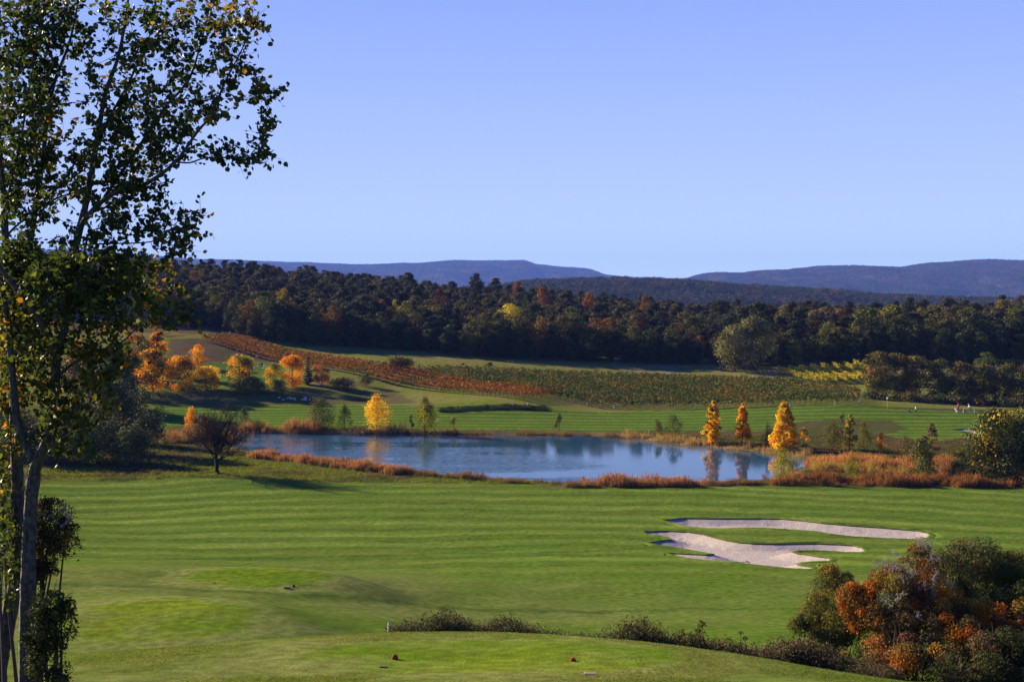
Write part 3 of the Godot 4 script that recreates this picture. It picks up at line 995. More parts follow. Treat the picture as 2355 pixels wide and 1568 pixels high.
	while d < 650.0:
		var step := 5.2 + (d - 362.0) * 0.006
		var x := -0.50 * d
		while x < 0.50 * d:
			x += step
			var xx := x + rng.randf_range(-2.2, 2.2)
			var dd := d + rng.randf_range(-2.2, 2.2)
			if dd < edge_depth(edge, xx) + 21.0: continue
			var n := noise.get_noise_2d(xx * 0.9, dd * 0.9) + noise.get_noise_2d(xx * 4.0, dd * 4.0) * 0.5
			var piney := rng.randf() < 0.62 + n * 0.5
			var c: Color
			if piney: c = Color(0.046, 0.050, 0.026) if rng.randf() < 0.65 else Color(0.060, 0.052, 0.032)
			else:
				var r := rng.randf()
				c = Color(0.066, 0.070, 0.022) if r < 0.5 else Color(0.074, 0.064, 0.030) if r < 0.74 else Color(0.120, 0.100, 0.022) if r < 0.97 else Color(0.150, 0.080, 0.024)
			c = jitter(c, 0.25)
			var k := (4 + rng.randi() % 3) if piney else rng.randi() % 4
			var sc := (0.50 + 0.62 * pow(rng.randf(), 1.1)) * (1.08 if piney else 0.95)
			where[k].append(Transform3D(Basis(Vector3.UP, rng.randf() * TAU).scaled(Vector3(sc, sc * rng.randf_range(0.9, 1.15), sc)), Vector3(xx, height(xx, dd) - 0.2, -dd)))
			cols[k].append(c)
		d += step
	for k in shapes.size():
		many("broadleaf_trees" if k < 4 else "pines", joined_tree(shapes[k], leaf_mat("leaves"), Color(0.6, 0.5, 0.42)), where[k], cols[k], mass)
	print("wood: ", count, " front trees")

func place_tree(t: Node3D, m: Array, kind: String, tints: Array, tint: int, hh: float) -> void:
	var a := put("trunk", m[0], t)
	var b := put("crown", m[1], t)
	b.material_override = leaf_mat("wood_%s_%d" % [kind, tint], tints[tint])
	var w := hh / 12.0 * rng.randf_range(0.82, 1.1)
	t.rotation.y = rng.randf() * TAU
	for q in [a, b]: q.scale = Vector3(w, hh / 12.0, w)

func edge_depth(edge: PackedVector2Array, x: float) -> float:
	var back := clampf((-x - 82.0) * 1.3, 0.0, 34.0) + 5.0
	if x <= edge[0].x: return edge[0].y + back
	for i in edge.size() - 1:
		if x < edge[i + 1].x: return back + lerpf(edge[i].y, edge[i + 1].y, (x - edge[i].x) / (edge[i + 1].x - edge[i].x))
	return edge[-1].y

# a far hill: its skyline in picture points, the depth of that skyline, how far the slope reaches towards us
func build_hill(called: String, label: String, sky: Array, depth: float, reach: float, foot: float, tree_h: float, spacing: float, pal: Array, sd: int) -> void:
	var hills := FastNoiseLite.new()
	hills.seed = sd
	hills.frequency = 5.0 / reach
	hills.fractal_octaves = 3
	var skyp := []
	for q in sky:
		var p := at(q[0], q[1], depth)
		skyp.append(Vector2(p.x, p.y - tree_h * 0.9))
	var m := MB.new()
	var nx := 260
	var nd := 100
	var x0: float = skyp[0].x - reach * 0.3
	var x1: float = skyp[-1].x + reach * 0.3
	var f := func(x: float, d: float) -> float:
		var y := 0.0
		if x <= skyp[0].x: y = skyp[0].y
		elif x >= skyp[-1].x: y = skyp[-1].y
		else:
			for i in skyp.size() - 1:
				if x < skyp[i + 1].x:
					var t: float = (x - skyp[i].x) / (skyp[i + 1].x - skyp[i].x)
					t = t * t * (3.0 - 2.0 * t)
					y = lerpf(skyp[i].y, skyp[i + 1].y, t)
					break
		var s := (depth - d) / reach
		var k := cos(clampf(absf(s), 0.0, 1.0) * PI * 0.5)
		k = pow(k, 1.2)
		return foot + (y - foot) * k + hills.get_noise_2d(x, d) * reach * 0.011 * sin(clampf(absf(s), 0, 1) * PI)
	var floor_c := Color(0.066, 0.062, 0.031)
	for j in nd:
		for i in nx:
			var q := []
			for o in [[0, 0], [0, 1], [1, 1], [1, 0]]:
				var x: float = lerpf(x0, x1, float(i + o[0]) / nx)
				var d: float = depth - reach + reach * 1.7 * float(j + o[1]) / nd
				q.append(Vector3(x, f.call(x, d), -d))
			m.tri(q[0], q[1], q[2], floor_c)
			m.tri(q[0], q[2], q[3], floor_c)
	var mat := plain_mat("hill_floor", Color.WHITE, 0.95, 0.1)
	tag(put(called, m.mesh(mat)), label, "hill", "", "structure")
	rng.seed = sd
	var cover := thing(called + "_trees", "forest covering the " + label, "forest", Vector3.ZERO, "", "stuff")
	var shapes := []
	for k in 3:
		var o := {"kind": "round", "h": tree_h, "w": tree_h * (1.45 + k * 0.2), "lobes": 12, "n": 260, "leaf": tree_h * 0.06, "bottom": 0.05, "lobe": 0.26, "pal": [[Color(0.86, 0.86, 0.86), 1]], "seed": sd + k, "trunk": 0.015}
		shapes.append(joined_tree(o, leaf_mat("leaves"), Color(0.6, 0.5, 0.42)))
	rng.seed = sd + 50
	var where := [[], [], []]
	var cols := [PackedColorArray(), PackedColorArray(), PackedColorArray()]
	var d := depth - reach * 0.92
	while d < depth + reach * 0.12:
		var x := x0
		while x < x1:
			x += spacing * rng.randf_range(0.7, 1.3)
			if absf(x / d) > 0.52: continue
			var dd := d + rng.randf_range(-0.5, 0.5) * spacing
			var n := hills.get_noise_2d(x * 3.0, dd * 3.0)
			var r := clampf(rng.randf() * 0.5 + 0.25 + n * 0.9, 0, 0.999)
			var c: Color = jitter(pal[int(r * pal.size())], 0.2)
			var k := rng.randi() % 3
			var s := rng.randf_range(0.7, 1.2)
			where[k].append(Transform3D(Basis(Vector3.UP, rng.randf() * TAU).scaled(Vector3.ONE * s), Vector3(x, f.call(x, dd) - 0.4, -dd)))
			cols[k].append(c)
		d += spacing
	for k in 3: many("tree_cover", shapes[k], where[k], cols[k], cover)
	print(called, " ", where[0].size() * 3)

# ---------------------------------------------------------------- foreground poplars
func lobed_leaf(size: float, curl: float) -> MB:       # five-lobed leaf, stalk at the origin, blade along +y, facing +z
	var m := MB.new()
	var rim := [[0.0, 0.0], [0.22, 0.03], [0.44, 0.20], [0.37, 0.36], [0.47, 0.58], [0.29, 0.68], [0.0, 1.0], [-0.29, 0.68], [-0.47, 0.58], [-0.37, 0.36], [-0.44, 0.20], [-0.22, 0.03]]
	var c := Vector3(0, 0.36, 0.05 * curl) * size
	for i in rim.size():
		var a: Array = rim[i]
		var b: Array = rim[(i + 1) % rim.size()]
		m.tri(c, Vector3(a[0], a[1], -absf(a[0]) * curl * 0.5) * size, Vector3(b[0], b[1], -absf(b[0]) * curl * 0.5) * size, Color.WHITE)
	return m

func smooth_path(p: Array, steps: int) -> Array:
	var o := []
	for i in p.size() - 1:
		var a: Vector3 = p[maxi(i - 1, 0)]
		var b: Vector3 = p[i]
		var c: Vector3 = p[i + 1]
		var d: Vector3 = p[mini(i + 2, p.size() - 1)]
		for k in steps: o.append(b.cubic_interpolate(c, a, d, float(k) / steps))
	o.append(p[-1])
	return o

func poplar_material() -> StandardMaterial3D:
	var m := plain_mat("poplar_bark", Color.WHITE, 0.85, 0.25)
	m.albedo_texture = speckle(41, 0.02, 0.35, 1.0, 512, 5)
	m.uv1_triplanar = true
	m.uv1_scale = Vector3(1.2, 0.7, 1.2)
	m.heightmap_enabled = true
	m.heightmap_texture = m.albedo_texture
	m.heightmap_scale = 3.0
	return m

# stems: [name, [[px, py, depth, radius px], ...]]; blobs: [px, py, rx, ry, sprigs, depth, spread]
func poplar(label: String, base: Vector3, stems: Array, blobs: Array, sd: int) -> void:
	rng.seed = sd
	var t := thing("poplar_tree", label, "tree", base)
	var bark := poplar_material()
	var nodes := []
	for s in stems:
		var pts := []
		var rad := []
		for q in s[1]:
			pts.append(at(q[0], q[1], q[2]) - base)
			rad.append(q[3] * q[2] / F)
		var path := smooth_path(pts, 5)
		var rr := []
		for i in path.size():
			var f := float(i) / 5.0
			var k := mini(int(f), rad.size() - 2)
			rr.append(lerpf(rad[k], rad[k + 1], f - k) * rng.randf_range(0.93, 1.07))
			if s[0] != "trunk" or i > path.size() * 0.5: nodes.append([path[i], rr[i]])
		var m := MB.new()
		m.tube(path, rr, 10 if s[0] == "trunk" else 7, Color(0.13, 0.122, 0.112))
		put(s[0], m.mesh(bark), t)
	var twigs := MB.new()
	var all := []
	var tw := Color(0.085, 0.065, 0.05)
	for b in blobs:
		for i in int(b[4] * (2.0 if b[0] < 140 else 1.6 if b[1] > 580 else 1.2)):
			var a := rng.randf() * TAU
			var r := sqrt(rng.randf())
			var d: float = b[5] + rng.randf_range(-1, 1) * b[6]
			var p := at(b[0] + cos(a) * r * b[2], b[1] + sin(a) * r * b[3], d) - base
			var near: Array = nodes[0]
			var best := 1e9
			for n in nodes:
				var q: float = p.distance_squared_to(n[0]) + (0.6 if n[0].y > p.y + 0.3 else 0.0)
				if q < best:
					best = q
					near = n
			var o: Vector3 = near[0]
			var mid := o.lerp(p, 0.55) + Vector3(0, -0.06 * sqrt(best), 0) + sphere_dir() * 0.08
			var dir := (p - mid).normalized()
			var tip := p + (dir + sphere_dir() * 0.35).normalized() * rng.randf_range(0.12, 0.3)
			var tr := clampf(0.004 + sqrt(best) * 0.004, 0.004, minf(0.012, near[1]))
			twigs.tube([o, o.lerp(mid, 0.6), mid, p, tip], [tr, tr * 0.8, tr * 0.65, 0.0035, 0.0018], 4, tw)
			var nl := 8 + rng.randi() % 6
			for k in nl:
				var f := float(k + 1) / nl
				var s := mid.lerp(p, f * 1.5) if f < 0.667 else p.lerp(tip, (f - 0.667) * 3.0)
				all.append([s, dir, tip])
			nodes.append([p, 0.005])
	# leaves: 300 as parts of their own, the others as one mass
	var kinds := []
	for k in 3: kinds.append(lobed_leaf(1.0, 0.3 + k * 0.35))
	var mass := MB.new()
	var lm := leaf_mat("poplar_leaves", Color(1.0, 1.0, 1.0), 0.9, 0.45)
	var shades := [Color(0.030, 0.048, 0.014), Color(0.044, 0.062, 0.016), Color(0.066, 0.084, 0.020), Color(0.100, 0.115, 0.022), Color(0.200, 0.160, 0.020), Color(0.300, 0.150, 0.016), Color(0.150, 0.070, 0.016)]
	var single := {}
	var stride := maxi(1, all.size() / 300)
	var made := 0
	for i in all.size():
		var s: Vector3 = all[i][0]
		var out: Vector3 = (all[i][1] * 0.6 + sphere_dir() * 0.9 + Vector3(0, -0.25, 0)).normalized()
		var size := rng.randf_range(0.052, 0.104)
		var nrm := (Vector3(0, 0.55, 0.15) + sphere_dir()).normalized()
		var x := out.cross(nrm).normalized()
		var bs := Basis(x, out, x.cross(out).normalized())
		var start := s + out * 0.035
		var w := noise.get_noise_3d(start.x * 22.0, start.y * 22.0, start.z * 22.0 + sd)
		var r := rng.randf() + w * 0.75
		var c := 0 if r < 0.34 else 1 if r < 0.62 else 2 if r < 0.80 else 3 if r < 0.93 else 4 if r < 1.03 else 5 if r < 1.15 else 6
		if i % stride == 0 and made < 300:
			made += 1
			var key := "%d_%d" % [made % 3, c]
			if not single.has(key):
				var q := MB.new()
				q.v = kinds[made % 3].v
				for z in q.v.size(): q.c.append(shades[c])
				single[key] = q.mesh(lm)
			var o := put("leaf", single[key], t)
			o.transform = Transform3D(bs.scaled(Vector3.ONE * size), start)
		else:
			var src: MB = kinds[i % 3]
			var col := jitter(shades[c], 0.25)
			for p in src.v:
				mass.v.append(start + bs * (p * size))
				mass.c.append(col)
			twigs.tri(s, start, s + x * 0.004, tw)
			for z in 3: twigs.n.append(nrm)
	put("twigs", twigs.mesh(plain_mat("bark", Color.WHITE, 0.9, 0.2)), t)
	tag(put("leaf_mass", mass.mesh(lm), t), "", "", "", "stuff")

func build_poplars() -> void:
	var b1 := at(62, 1640, 19.0)
	b1.y = height(b1.x, 19.0)
	var foot1 := (680.0 + (EYE - b1.y) * F / 19.0)
	poplar("tall pale-barked poplar whose stems reach up into the sky", b1, [
		["trunk", [[64, foot1 + 25, 19, 25], [62, 1568, 19, 20], [63, 1420, 19, 19], [64, 1310, 19, 17], [68, 1190, 19, 15], [76, 1100, 19, 15], [86, 1057, 19, 13], [104, 1018, 19, 11], [116, 972, 19, 10], [125, 920, 19, 10], [127, 870, 19, 10], [129, 815, 19, 11], [144, 762, 19.1, 10], [156, 680, 19.2, 9.5], [167, 601, 19.3, 9], [180, 535, 19.4, 8.5], [196, 470, 19.5, 7.5], [209, 402, 19.6, 7], [222, 322, 19.7, 6], [242, 214, 19.8, 5], [271, 130, 19.9, 4], [288, 41, 20, 3], [298, -40, 20, 2]]],
		["limb", [[129, 822, 19, 9], [111, 768, 18.9, 8], [91, 737, 18.8, 7.5], [67, 707, 18.7, 7], [34, 663, 18.6, 6], [0, 616, 18.5, 5], [-40, 560, 18.4, 4]]],
		["limb", [[182, 528, 19.4, 7], [197, 501, 19.3, 6.5], [247, 452, 19.2, 5.5], [300, 432, 19.1, 5], [341, 419, 19, 4.6], [403, 372, 18.9, 4], [452, 304, 18.8, 3.4], [485, 263, 18.7, 2.8], [518, 185, 18.6, 2.2], [551, 123, 18.5, 1.6], [596, 25, 18.4, 1]]],
		["limb", [[403, 372, 18.9, 2.2], [436, 374, 18.8, 1.9], [469, 364, 18.8, 1.6], [530, 362, 18.7, 1.3], [588, 353, 18.6, 1], [608, 312, 18.6, 0.7], [625, 263, 18.6, 0.5]]],
		["limb", [[230, 468, 19.3, 4.5], [262, 420, 19.5, 4.2], [310, 350, 19.7, 4], [358, 279, 19.8, 3.6], [382, 242, 19.9, 3.2], [432, 185, 20, 2.6], [460, 103, 20, 2], [485, 0, 20, 1.2]]],
		["limb", [[175, 572, 19.3, 3], [189, 563, 19.2, 2.3], [263, 560, 19, 1.8], [337, 557, 18.9, 1.5], [366, 545, 18.8, 1.2], [395, 505, 18.8, 0.9], [444, 503, 18.7, 0.7], [477, 489, 18.7, 0.5]]],
		["limb", [[366, 545, 18.8, 1], [411, 570, 18.7, 0.8], [450, 565, 18.7, 0.5]]],
		["limb", [[128, 872, 19, 4.5], [136, 862, 19, 4.2], [168, 835, 18.8, 3.6], [208, 815, 18.6, 3.1], [252, 801, 18.5, 2.6], [286, 781, 18.4, 2], [318, 752, 18.3, 1.3], [400, 700, 18.2, 0.7]]],
		["limb", [[222, 322, 19.7, 3.6], [262, 250, 20.2, 3], [300, 180, 20.4, 2.5], [340, 90, 20.6, 1.9], [372, 0, 20.7, 1.2]]],
		["limb", [[150, 720, 19.1, 4], [200, 690, 19.6, 3], [250, 665, 20, 2.3], [300, 655, 20.2, 1.6], [360, 668, 20.3, 0.8]]],
		["limb", [[84, 1060, 19, 11], [70, 1045, 19, 10], [56, 1018, 19, 9.5], [44, 985, 19, 9], [33, 940, 19, 9], [28, 870, 19.1, 8], [20, 780, 19.2, 7], [10, 690, 19.3, 6], [-10, 600, 19.4, 5]]],
	], [
		[300, 60, 70, 90, 46, 20, 0.8], [390, 90, 60, 95, 36, 20.2, 0.7], [470, 80, 60, 95, 30, 19.6, 0.8], [540, 80, 45, 80, 22, 18.8, 0.6], [590, 40, 22, 50, 9, 18.5, 0.4], [560, 190, 55, 42, 20, 18.6, 0.5], [622, 208, 26, 18, 5, 18.5, 0.3],
		[300, 230, 70, 90, 52, 20, 0.9], [400, 240, 70, 80, 46, 19.5, 0.8], [480, 250, 50, 42, 16, 18.8, 0.5], [300, 360, 80, 70, 50, 19.6, 0.9], [380, 330, 60, 50, 22, 19.2, 0.6], [250, 460, 55, 60, 32, 19.4, 0.7], [330, 440, 50, 30, 16, 19, 0.4],
		[565, 352, 58, 20, 17, 18.6, 0.4], [608, 290, 18, 45, 9, 18.6, 0.3], [500, 350, 40, 22, 7, 18.7, 0.3], [210, 250, 30, 130, 22, 19.7, 0.6], [195, 400, 30, 60, 12, 19.5, 0.5],
		[300, 520, 62, 28, 15, 19, 0.4], [345, 495, 50, 30, 9, 18.9, 0.3], [405, 540, 58, 42, 21, 18.7, 0.4], [430, 498, 45, 16, 6, 18.7, 0.3], [225, 545, 35, 20, 6, 19, 0.3], [150, 545, 36, 36, 8, 19.3, 0.4],
		[230, 625, 120, 56, 84, 19.2, 1.0], [150, 660, 90, 75, 84, 19, 1.0], [330, 650, 80, 50, 22, 19.6, 0.9], [260, 730, 80, 38, 22, 19, 0.8], [380, 720, 60, 36, 12, 18.4, 0.5], [180, 770, 60, 50, 15, 19, 0.7],
		[230, 830, 75, 45, 26, 18.6, 0.6], [180, 915, 85, 55, 36, 18.8, 0.8], [150, 1000, 65, 50, 22, 18.8, 0.6], [90, 800, 50, 60, 16, 18.8, 0.6],
	], 8101)
	var b2 := at(-12, 1640, 20.0)
	b2.y = height(b2.x, 20.0)
	var foot2 := (680.0 + (EYE - b2.y) * F / 20.0)
	poplar("leaning poplar behind the tall one, its stem crossing in front of the fairway", b2, [
		["trunk", [[-16, foot2 + 25, 20, 24], [-6, 1540, 20, 21], [8, 1470, 20, 19], [24, 1393, 20, 17], [36, 1310, 20, 16], [38, 1200, 20, 15], [39, 1113, 20, 14], [36, 1040, 20, 13], [33, 973, 20, 12], [31, 872, 20, 11], [27, 760, 20, 10], [18, 640, 20, 9], [10, 535, 20, 8], [6, 440, 20, 7], [-4, 330, 20, 6], [-14, 200, 20, 5]]],
		["limb", [[31, 880, 20, 9], [38, 800, 20.2, 8.5], [46, 720, 20.3, 8], [56, 640, 20.4, 7.5], [66, 570, 20.5, 7], [76, 509, 20.5, 6.5], [84, 444, 20.6, 6], [97, 370, 20.6, 5.5], [103, 308, 20.7, 5], [112, 250, 20.7, 4.5], [123, 193, 20.8, 4], [152, 115, 20.8, 3], [168, 60, 20.9, 2.4], [184, -30, 21, 1.5]]],
		["limb", [[78, 490, 20.5, 3.6], [112, 451, 20.3, 3.2], [146, 412, 20.1, 2.8], [178, 365, 20, 2.2], [200, 342, 20, 1.6]]],
		["limb", [[80, 500, 20.5, 2.6], [123, 459, 20.6, 2.1], [167, 444, 20.7, 1.6], [205, 430, 20.8, 0.9]]],
		["limb", [[12, 545, 20, 3.2], [30, 525, 19.9, 2.6], [52, 506, 19.8, 2], [82, 470, 19.8, 1.2]]],
		["limb", [[30, 860, 20, 4], [60, 830, 19.8, 3], [96, 812, 19.7, 2], [120, 790, 19.6, 1.2]]],
		["limb", [[8, 480, 20, 4], [30, 400, 20.3, 3], [50, 300, 20.6, 2.4], [70, 180, 20.8, 1.8], [90, 60, 21, 1.2]]],
	], [
		[30, 60, 80, 100, 60, 20.6, 1.0], [110, 50, 60, 70, 32, 20.9, 0.8], [40, 220, 80, 100, 66, 20.4, 1.0], [110, 200, 40, 90, 26, 20.8, 0.6], [30, 380, 70, 90, 56, 20.2, 0.9], [100, 330, 40, 60, 16, 20.7, 0.5], [60, 490, 60, 50, 18, 20.2, 0.6], [140, 430, 50, 40, 16, 20.3, 0.5], [180, 350, 26, 30, 7, 20, 0.3], [180, 60, 40, 70, 16, 20.9, 0.5],
		[40, 620, 70, 70, 70, 20, 0.9], [40, 760, 70, 80, 66, 19.9, 0.9], [20, 900, 50, 70, 26, 19.8, 0.7], [70, 880, 40, 60, 14, 19.8, 0.6], [10, 1020, 40, 60, 12, 19.8, 0.5], [12, 1180, 30, 90, 16, 19.6, 0.5], [10, 1330, 26, 60, 8, 19.6, 0.4],
	], 8202)

# ---------------------------------------------------------------- shrubs of the foreground
func leafy_shrub(called: String, label: String, pos: Vector3, lobes: Array, leaf: float, per_m2: float, pal: Array, sd: int, sticks := 10, tufts := 0) -> void:
	# lobes: [offset, radius] in metres
	rng.seed = sd
	var t := thing(called, label, "bush", pos)
	var f := MB.new()
	var w := MB.new()
	var tw := Color(0.075, 0.058, 0.045)
	var foot := Vector3(0, height(pos.x, -pos.z) - pos.y, 0)
	for L in lobes:
		var c: Vector3 = L[0]
		var R: float = L[1]
		var s := foot + Vector3(rng.randf_range(-0.3, 0.3) + c.x * 0.35, -0.1, rng.randf_range(-0.3, 0.3) + c.z * 0.35)
		w.tube([s, s.lerp(c, 0.55) + sphere_dir() * 0.15, c], [0.035, 0.024, 0.010], 5, tw)
		for k in int(sticks * R):
			var d := (sphere_dir() + Vector3(0, 0.5, 0)).normalized()
			var e := c + d * R * rng.randf_range(0.85, 1.22)
			w.tube([c, c.lerp(e, 0.5) + sphere_dir() * R * 0.12, e], [0.011, 0.008, 0.003], 3, tw)
		var subs := []
		var main := pick(pal)
		for k in 9: subs.append([c + sphere_dir() * R * 0.62, R * rng.randf_range(0.32, 0.52), jitter(pick(pal) if rng.randf() < 0.8 else main, 0.25)])
		var n := int(per_m2 * R * R * 11.0)
		for k in n:
			var q: Array = subs[k % 9]
			var d := sphere_dir()
			if d.y < -0.2 and rng.randf() < 0.5: d.y = -d.y
			var p: Vector3 = q[0] + d * q[1] * (0.55 + 0.55 * rng.randf())
			if p.y + pos.y < height(pos.x + p.x, -pos.z - p.z) + 0.03: continue
			var nr := (d * 0.6 + sphere_dir() * 0.9).normalized()
			var ax := nr.cross(sphere_dir()).normalized()
			var sz := leaf * rng.randf_range(0.6, 1.3)
			f.leaf(p, ax * sz, ax.cross(nr) * sz * 1.1, jitter(q[2], 0.3))
	put("stem", w.mesh(plain_mat("bark", Color.WHITE, 0.9, 0.2)), t)
	put("foliage", f.mesh(leaf_mat("leaves")), t)
	if tufts > 0:
		var fl := MB.new()
		for g in tufts / 11:
			var L: Array = lobes[rng.randi() % mini(lobes.size(), 5)]
			var d := (sphere_dir() + Vector3(-0.1, 0.55, 0.7)).normalized()
			var cl: Vector3 = L[0] + d * L[1] * rng.randf_range(0.92, 1.12)
			for k in 11:
				var at0 := cl + sphere_dir() * 0.26 * sqrt(rng.randf())
				for q in 3:
					var o := at0 + sphere_dir() * 0.06
					for h in 16:       # feathery seed head
						var e := sphere_dir()
						fl.leaf(o + e * 0.020, e.cross(sphere_dir()).normalized() * 0.009, e * 0.030, jitter(Color(0.27, 0.235, 0.22), 0.25))
		put("seed_heads", fl.mesh(leaf_mat("seed_heads", Color.WHITE, 0.5, 0.9)), t)

func lobes_at(list: Array, origin: Vector3, k := 1.3) -> Array:       # [px, py, depth, radius px]
	var o := []
	for q in list: o.append([at(q[0], q[1], q[2]) - origin, q[3] * q[2] / F * k])
	return o

func on_ground(px: float, d: float) -> Vector3:
	var x := ray(px, 1400).x * d
	return Vector3(x, height(x, d), -d)

func build_near_shrubs() -> void:
	var o := on_ground(1900, 49)
	leafy_shrub("green_shrub", "green and yellow leafy shrub left of the white seed heads", o, lobes_at([[1880, 1410, 49, 42], [1925, 1350, 50, 44], [1868, 1450, 48, 40], [1920, 1440, 48, 46], [1960, 1400, 49, 40], [1850, 1440, 47.5, 26], [1905, 1490, 47, 40], [1960, 1480, 47, 40], [1880, 1515, 46, 30], [1940, 1525, 45.5, 30], [1990, 1510, 45.5, 34], [2020, 1490, 45.5, 36]], o), 0.034, 620, [[Color(0.135, 0.125, 0.022), 2], [Color(0.075, 0.085, 0.020), 2], [Color(0.20, 0.14, 0.025), 0.8]], 21, 26)
	o = on_ground(1990, 47)
	leafy_shrub("orange_shrub", "orange leafy dogwood shrub between green shrub and seed heads", o, lobes_at([[1965, 1385, 46.5, 36], [1990, 1365, 46.5, 32], [2000, 1410, 46, 38], [2030, 1440, 45.5, 36], [1975, 1420, 46, 30]], o), 0.036, 640, [[Color(0.27, 0.080, 0.012), 3], [Color(0.20, 0.09, 0.016), 1.6], [Color(0.12, 0.075, 0.02), 0.8]], 22, 22)
	o = on_ground(2100, 47)
	leafy_shrub("clematis_bush", "tall tangled bush topped with fluffy white seed heads", o, lobes_at([[2112, 1290, 47, 36], [2070, 1370, 46.5, 56], [2130, 1350, 46.5, 48], [2100, 1420, 46, 56], [2045, 1340, 47, 40], [2160, 1400, 46.5, 46], [2060, 1440, 45.5, 46], [2120, 1480, 45, 56], [2060, 1500, 44.5, 50], [2030, 1530, 44, 34], [2070, 1550, 43.5, 36]], o), 0.032, 560, [[Color(0.145, 0.062, 0.034), 2], [Color(0.120, 0.078, 0.030), 2], [Color(0.20, 0.16, 0.022), 1], [Color(0.24, 0.085, 0.016), 1]], 23, 30, 330)
	o = on_ground(2190, 46)
	leafy_shrub("rust_shrub", "rust and orange shrub in front of the dark tall bushes", o, lobes_at([[2185, 1400, 45.5, 40], [2215, 1420, 45.5, 42], [2260, 1425, 45.5, 40], [2310, 1440, 45.5, 40], [2360, 1440, 45.5, 44], [2160, 1450, 45, 44], [2220, 1470, 44.5, 50], [2100, 1540, 43.5, 52], [2170, 1540, 43.5, 50]], o), 0.034, 600, [[Color(0.31, 0.085, 0.011), 2], [Color(0.10, 0.070, 0.024), 2], [Color(0.21, 0.115, 0.018), 1.2]], 24, 22, 60)
	o = on_ground(2260, 51)
	leafy_shrub("dark_green_shrub", "tall dark green shrub with brown tips behind the rust shrub", o, lobes_at([[2190, 1320, 50, 60], [2240, 1310, 51, 62], [2300, 1340, 51, 64], [2360, 1340, 51, 64], [2220, 1400, 49, 60], [2290, 1420, 49, 64], [2350, 1420, 49, 64], [2180, 1380, 49, 50]], o), 0.036, 560, [[Color(0.055, 0.062, 0.018), 3], [Color(0.12, 0.075, 0.026), 1.2], [Color(0.09, 0.085, 0.02), 1]], 25, 24)
	o = on_ground(2280, 43)
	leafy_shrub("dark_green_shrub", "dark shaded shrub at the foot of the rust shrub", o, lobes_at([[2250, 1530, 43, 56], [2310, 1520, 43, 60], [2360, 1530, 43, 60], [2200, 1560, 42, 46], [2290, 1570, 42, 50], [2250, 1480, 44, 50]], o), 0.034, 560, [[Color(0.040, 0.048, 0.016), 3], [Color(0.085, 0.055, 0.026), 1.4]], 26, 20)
	# shrubs at the poplars' feet
	o = on_ground(66, 19.6)
	leafy_shrub("trunkside_shrub", "dark reddish shrub with pale seed heads beside the poplar trunk", o, lobes_at([[115, 1200, 19.5, 38], [130, 1250, 19.5, 40], [100, 1280, 19.5, 36], [150, 1215, 19.6, 22], [110, 1310, 19.5, 22], [95, 1170, 19.6, 24], [90, 1240, 19.5, 36], [85, 1320, 19.4, 30]], o, 1.45), 0.022, 900, [[Color(0.060, 0.040, 0.022), 2], [Color(0.036, 0.044, 0.016), 2], [Color(0.15, 0.06, 0.02), 0.4]], 27, 40, 16)
	o = on_ground(70, 18.8)
	leafy_shrub("trunkside_shrub", "dark green leafy shrub low beside the poplar trunk", o, lobes_at([[115, 1390, 18.5, 42], [135, 1440, 18.5, 38], [110, 1480, 18.5, 34], [140, 1385, 18.6, 20], [100, 1530, 18.4, 36], [140, 1560, 18.3, 26], [90, 1430, 18.5, 36], [85, 1490, 18.4, 36]], o, 1.35), 0.026, 760, [[Color(0.034, 0.044, 0.014), 3], [Color(0.060, 0.070, 0.018), 1]], 28, 26)
	o = on_ground(10, 18.0)
	leafy_shrub("trunkside_shrub", "yellowing shrub half hidden behind the leaning poplar", o, lobes_at([[-5, 1180, 20.8, 34], [5, 1290, 20.8, 34], [0, 1100, 20.8, 30], [-20, 1400, 20.6, 40]], o), 0.030, 600, [[Color(0.20, 0.13, 0.02), 2], [Color(0.06, 0.06, 0.02), 2]], 29, 20)

# ---------------------------------------------------------------- weeds, reeds, grass
func blade_tuft(n: int, h: float, spread: float, width: float, plume: float) -> MB:
	var m := MB.new()
	for i in n:
		var a := rng.randf() * TAU
		var o := Vector3(cos(a), 0, sin(a)) * spread * sqrt(rng.randf())
		var lean := Vector3(rng.randf_range(-1, 1), 0, rng.randf_range(-1, 1)) * h * 0.22
		var hh := h * rng.randf_range(0.65, 1.1)
		var s := Vector3(-sin(a * 3.0), 0, cos(a * 3.0)) * width
		var mid := o + lean * 0.35 + Vector3(0, hh * 0.55, 0)
		var tip := o + lean + Vector3(0, hh, 0)
		var c := jitter(Color(0.82, 0.82, 0.82), 0.18)
		m.tri(o - s, o + s, mid + s * 0.8, c)
		m.tri(o - s, mid + s * 0.8, mid - s * 0.8, c)
		m.tri(mid - s * 0.8, mid + s * 0.8, tip, c)
		if plume > 0.0 and i % 2 == 0:
			var p := jitter(Color(0.95, 0.82, 0.75), 0.1)
			m.leaf(tip - Vector3(0, plume * 0.6, 0), s.normalized() * plume * 0.28, Vector3(lean.x * 0.3, plume, lean.z * 0.3), p)
	return m

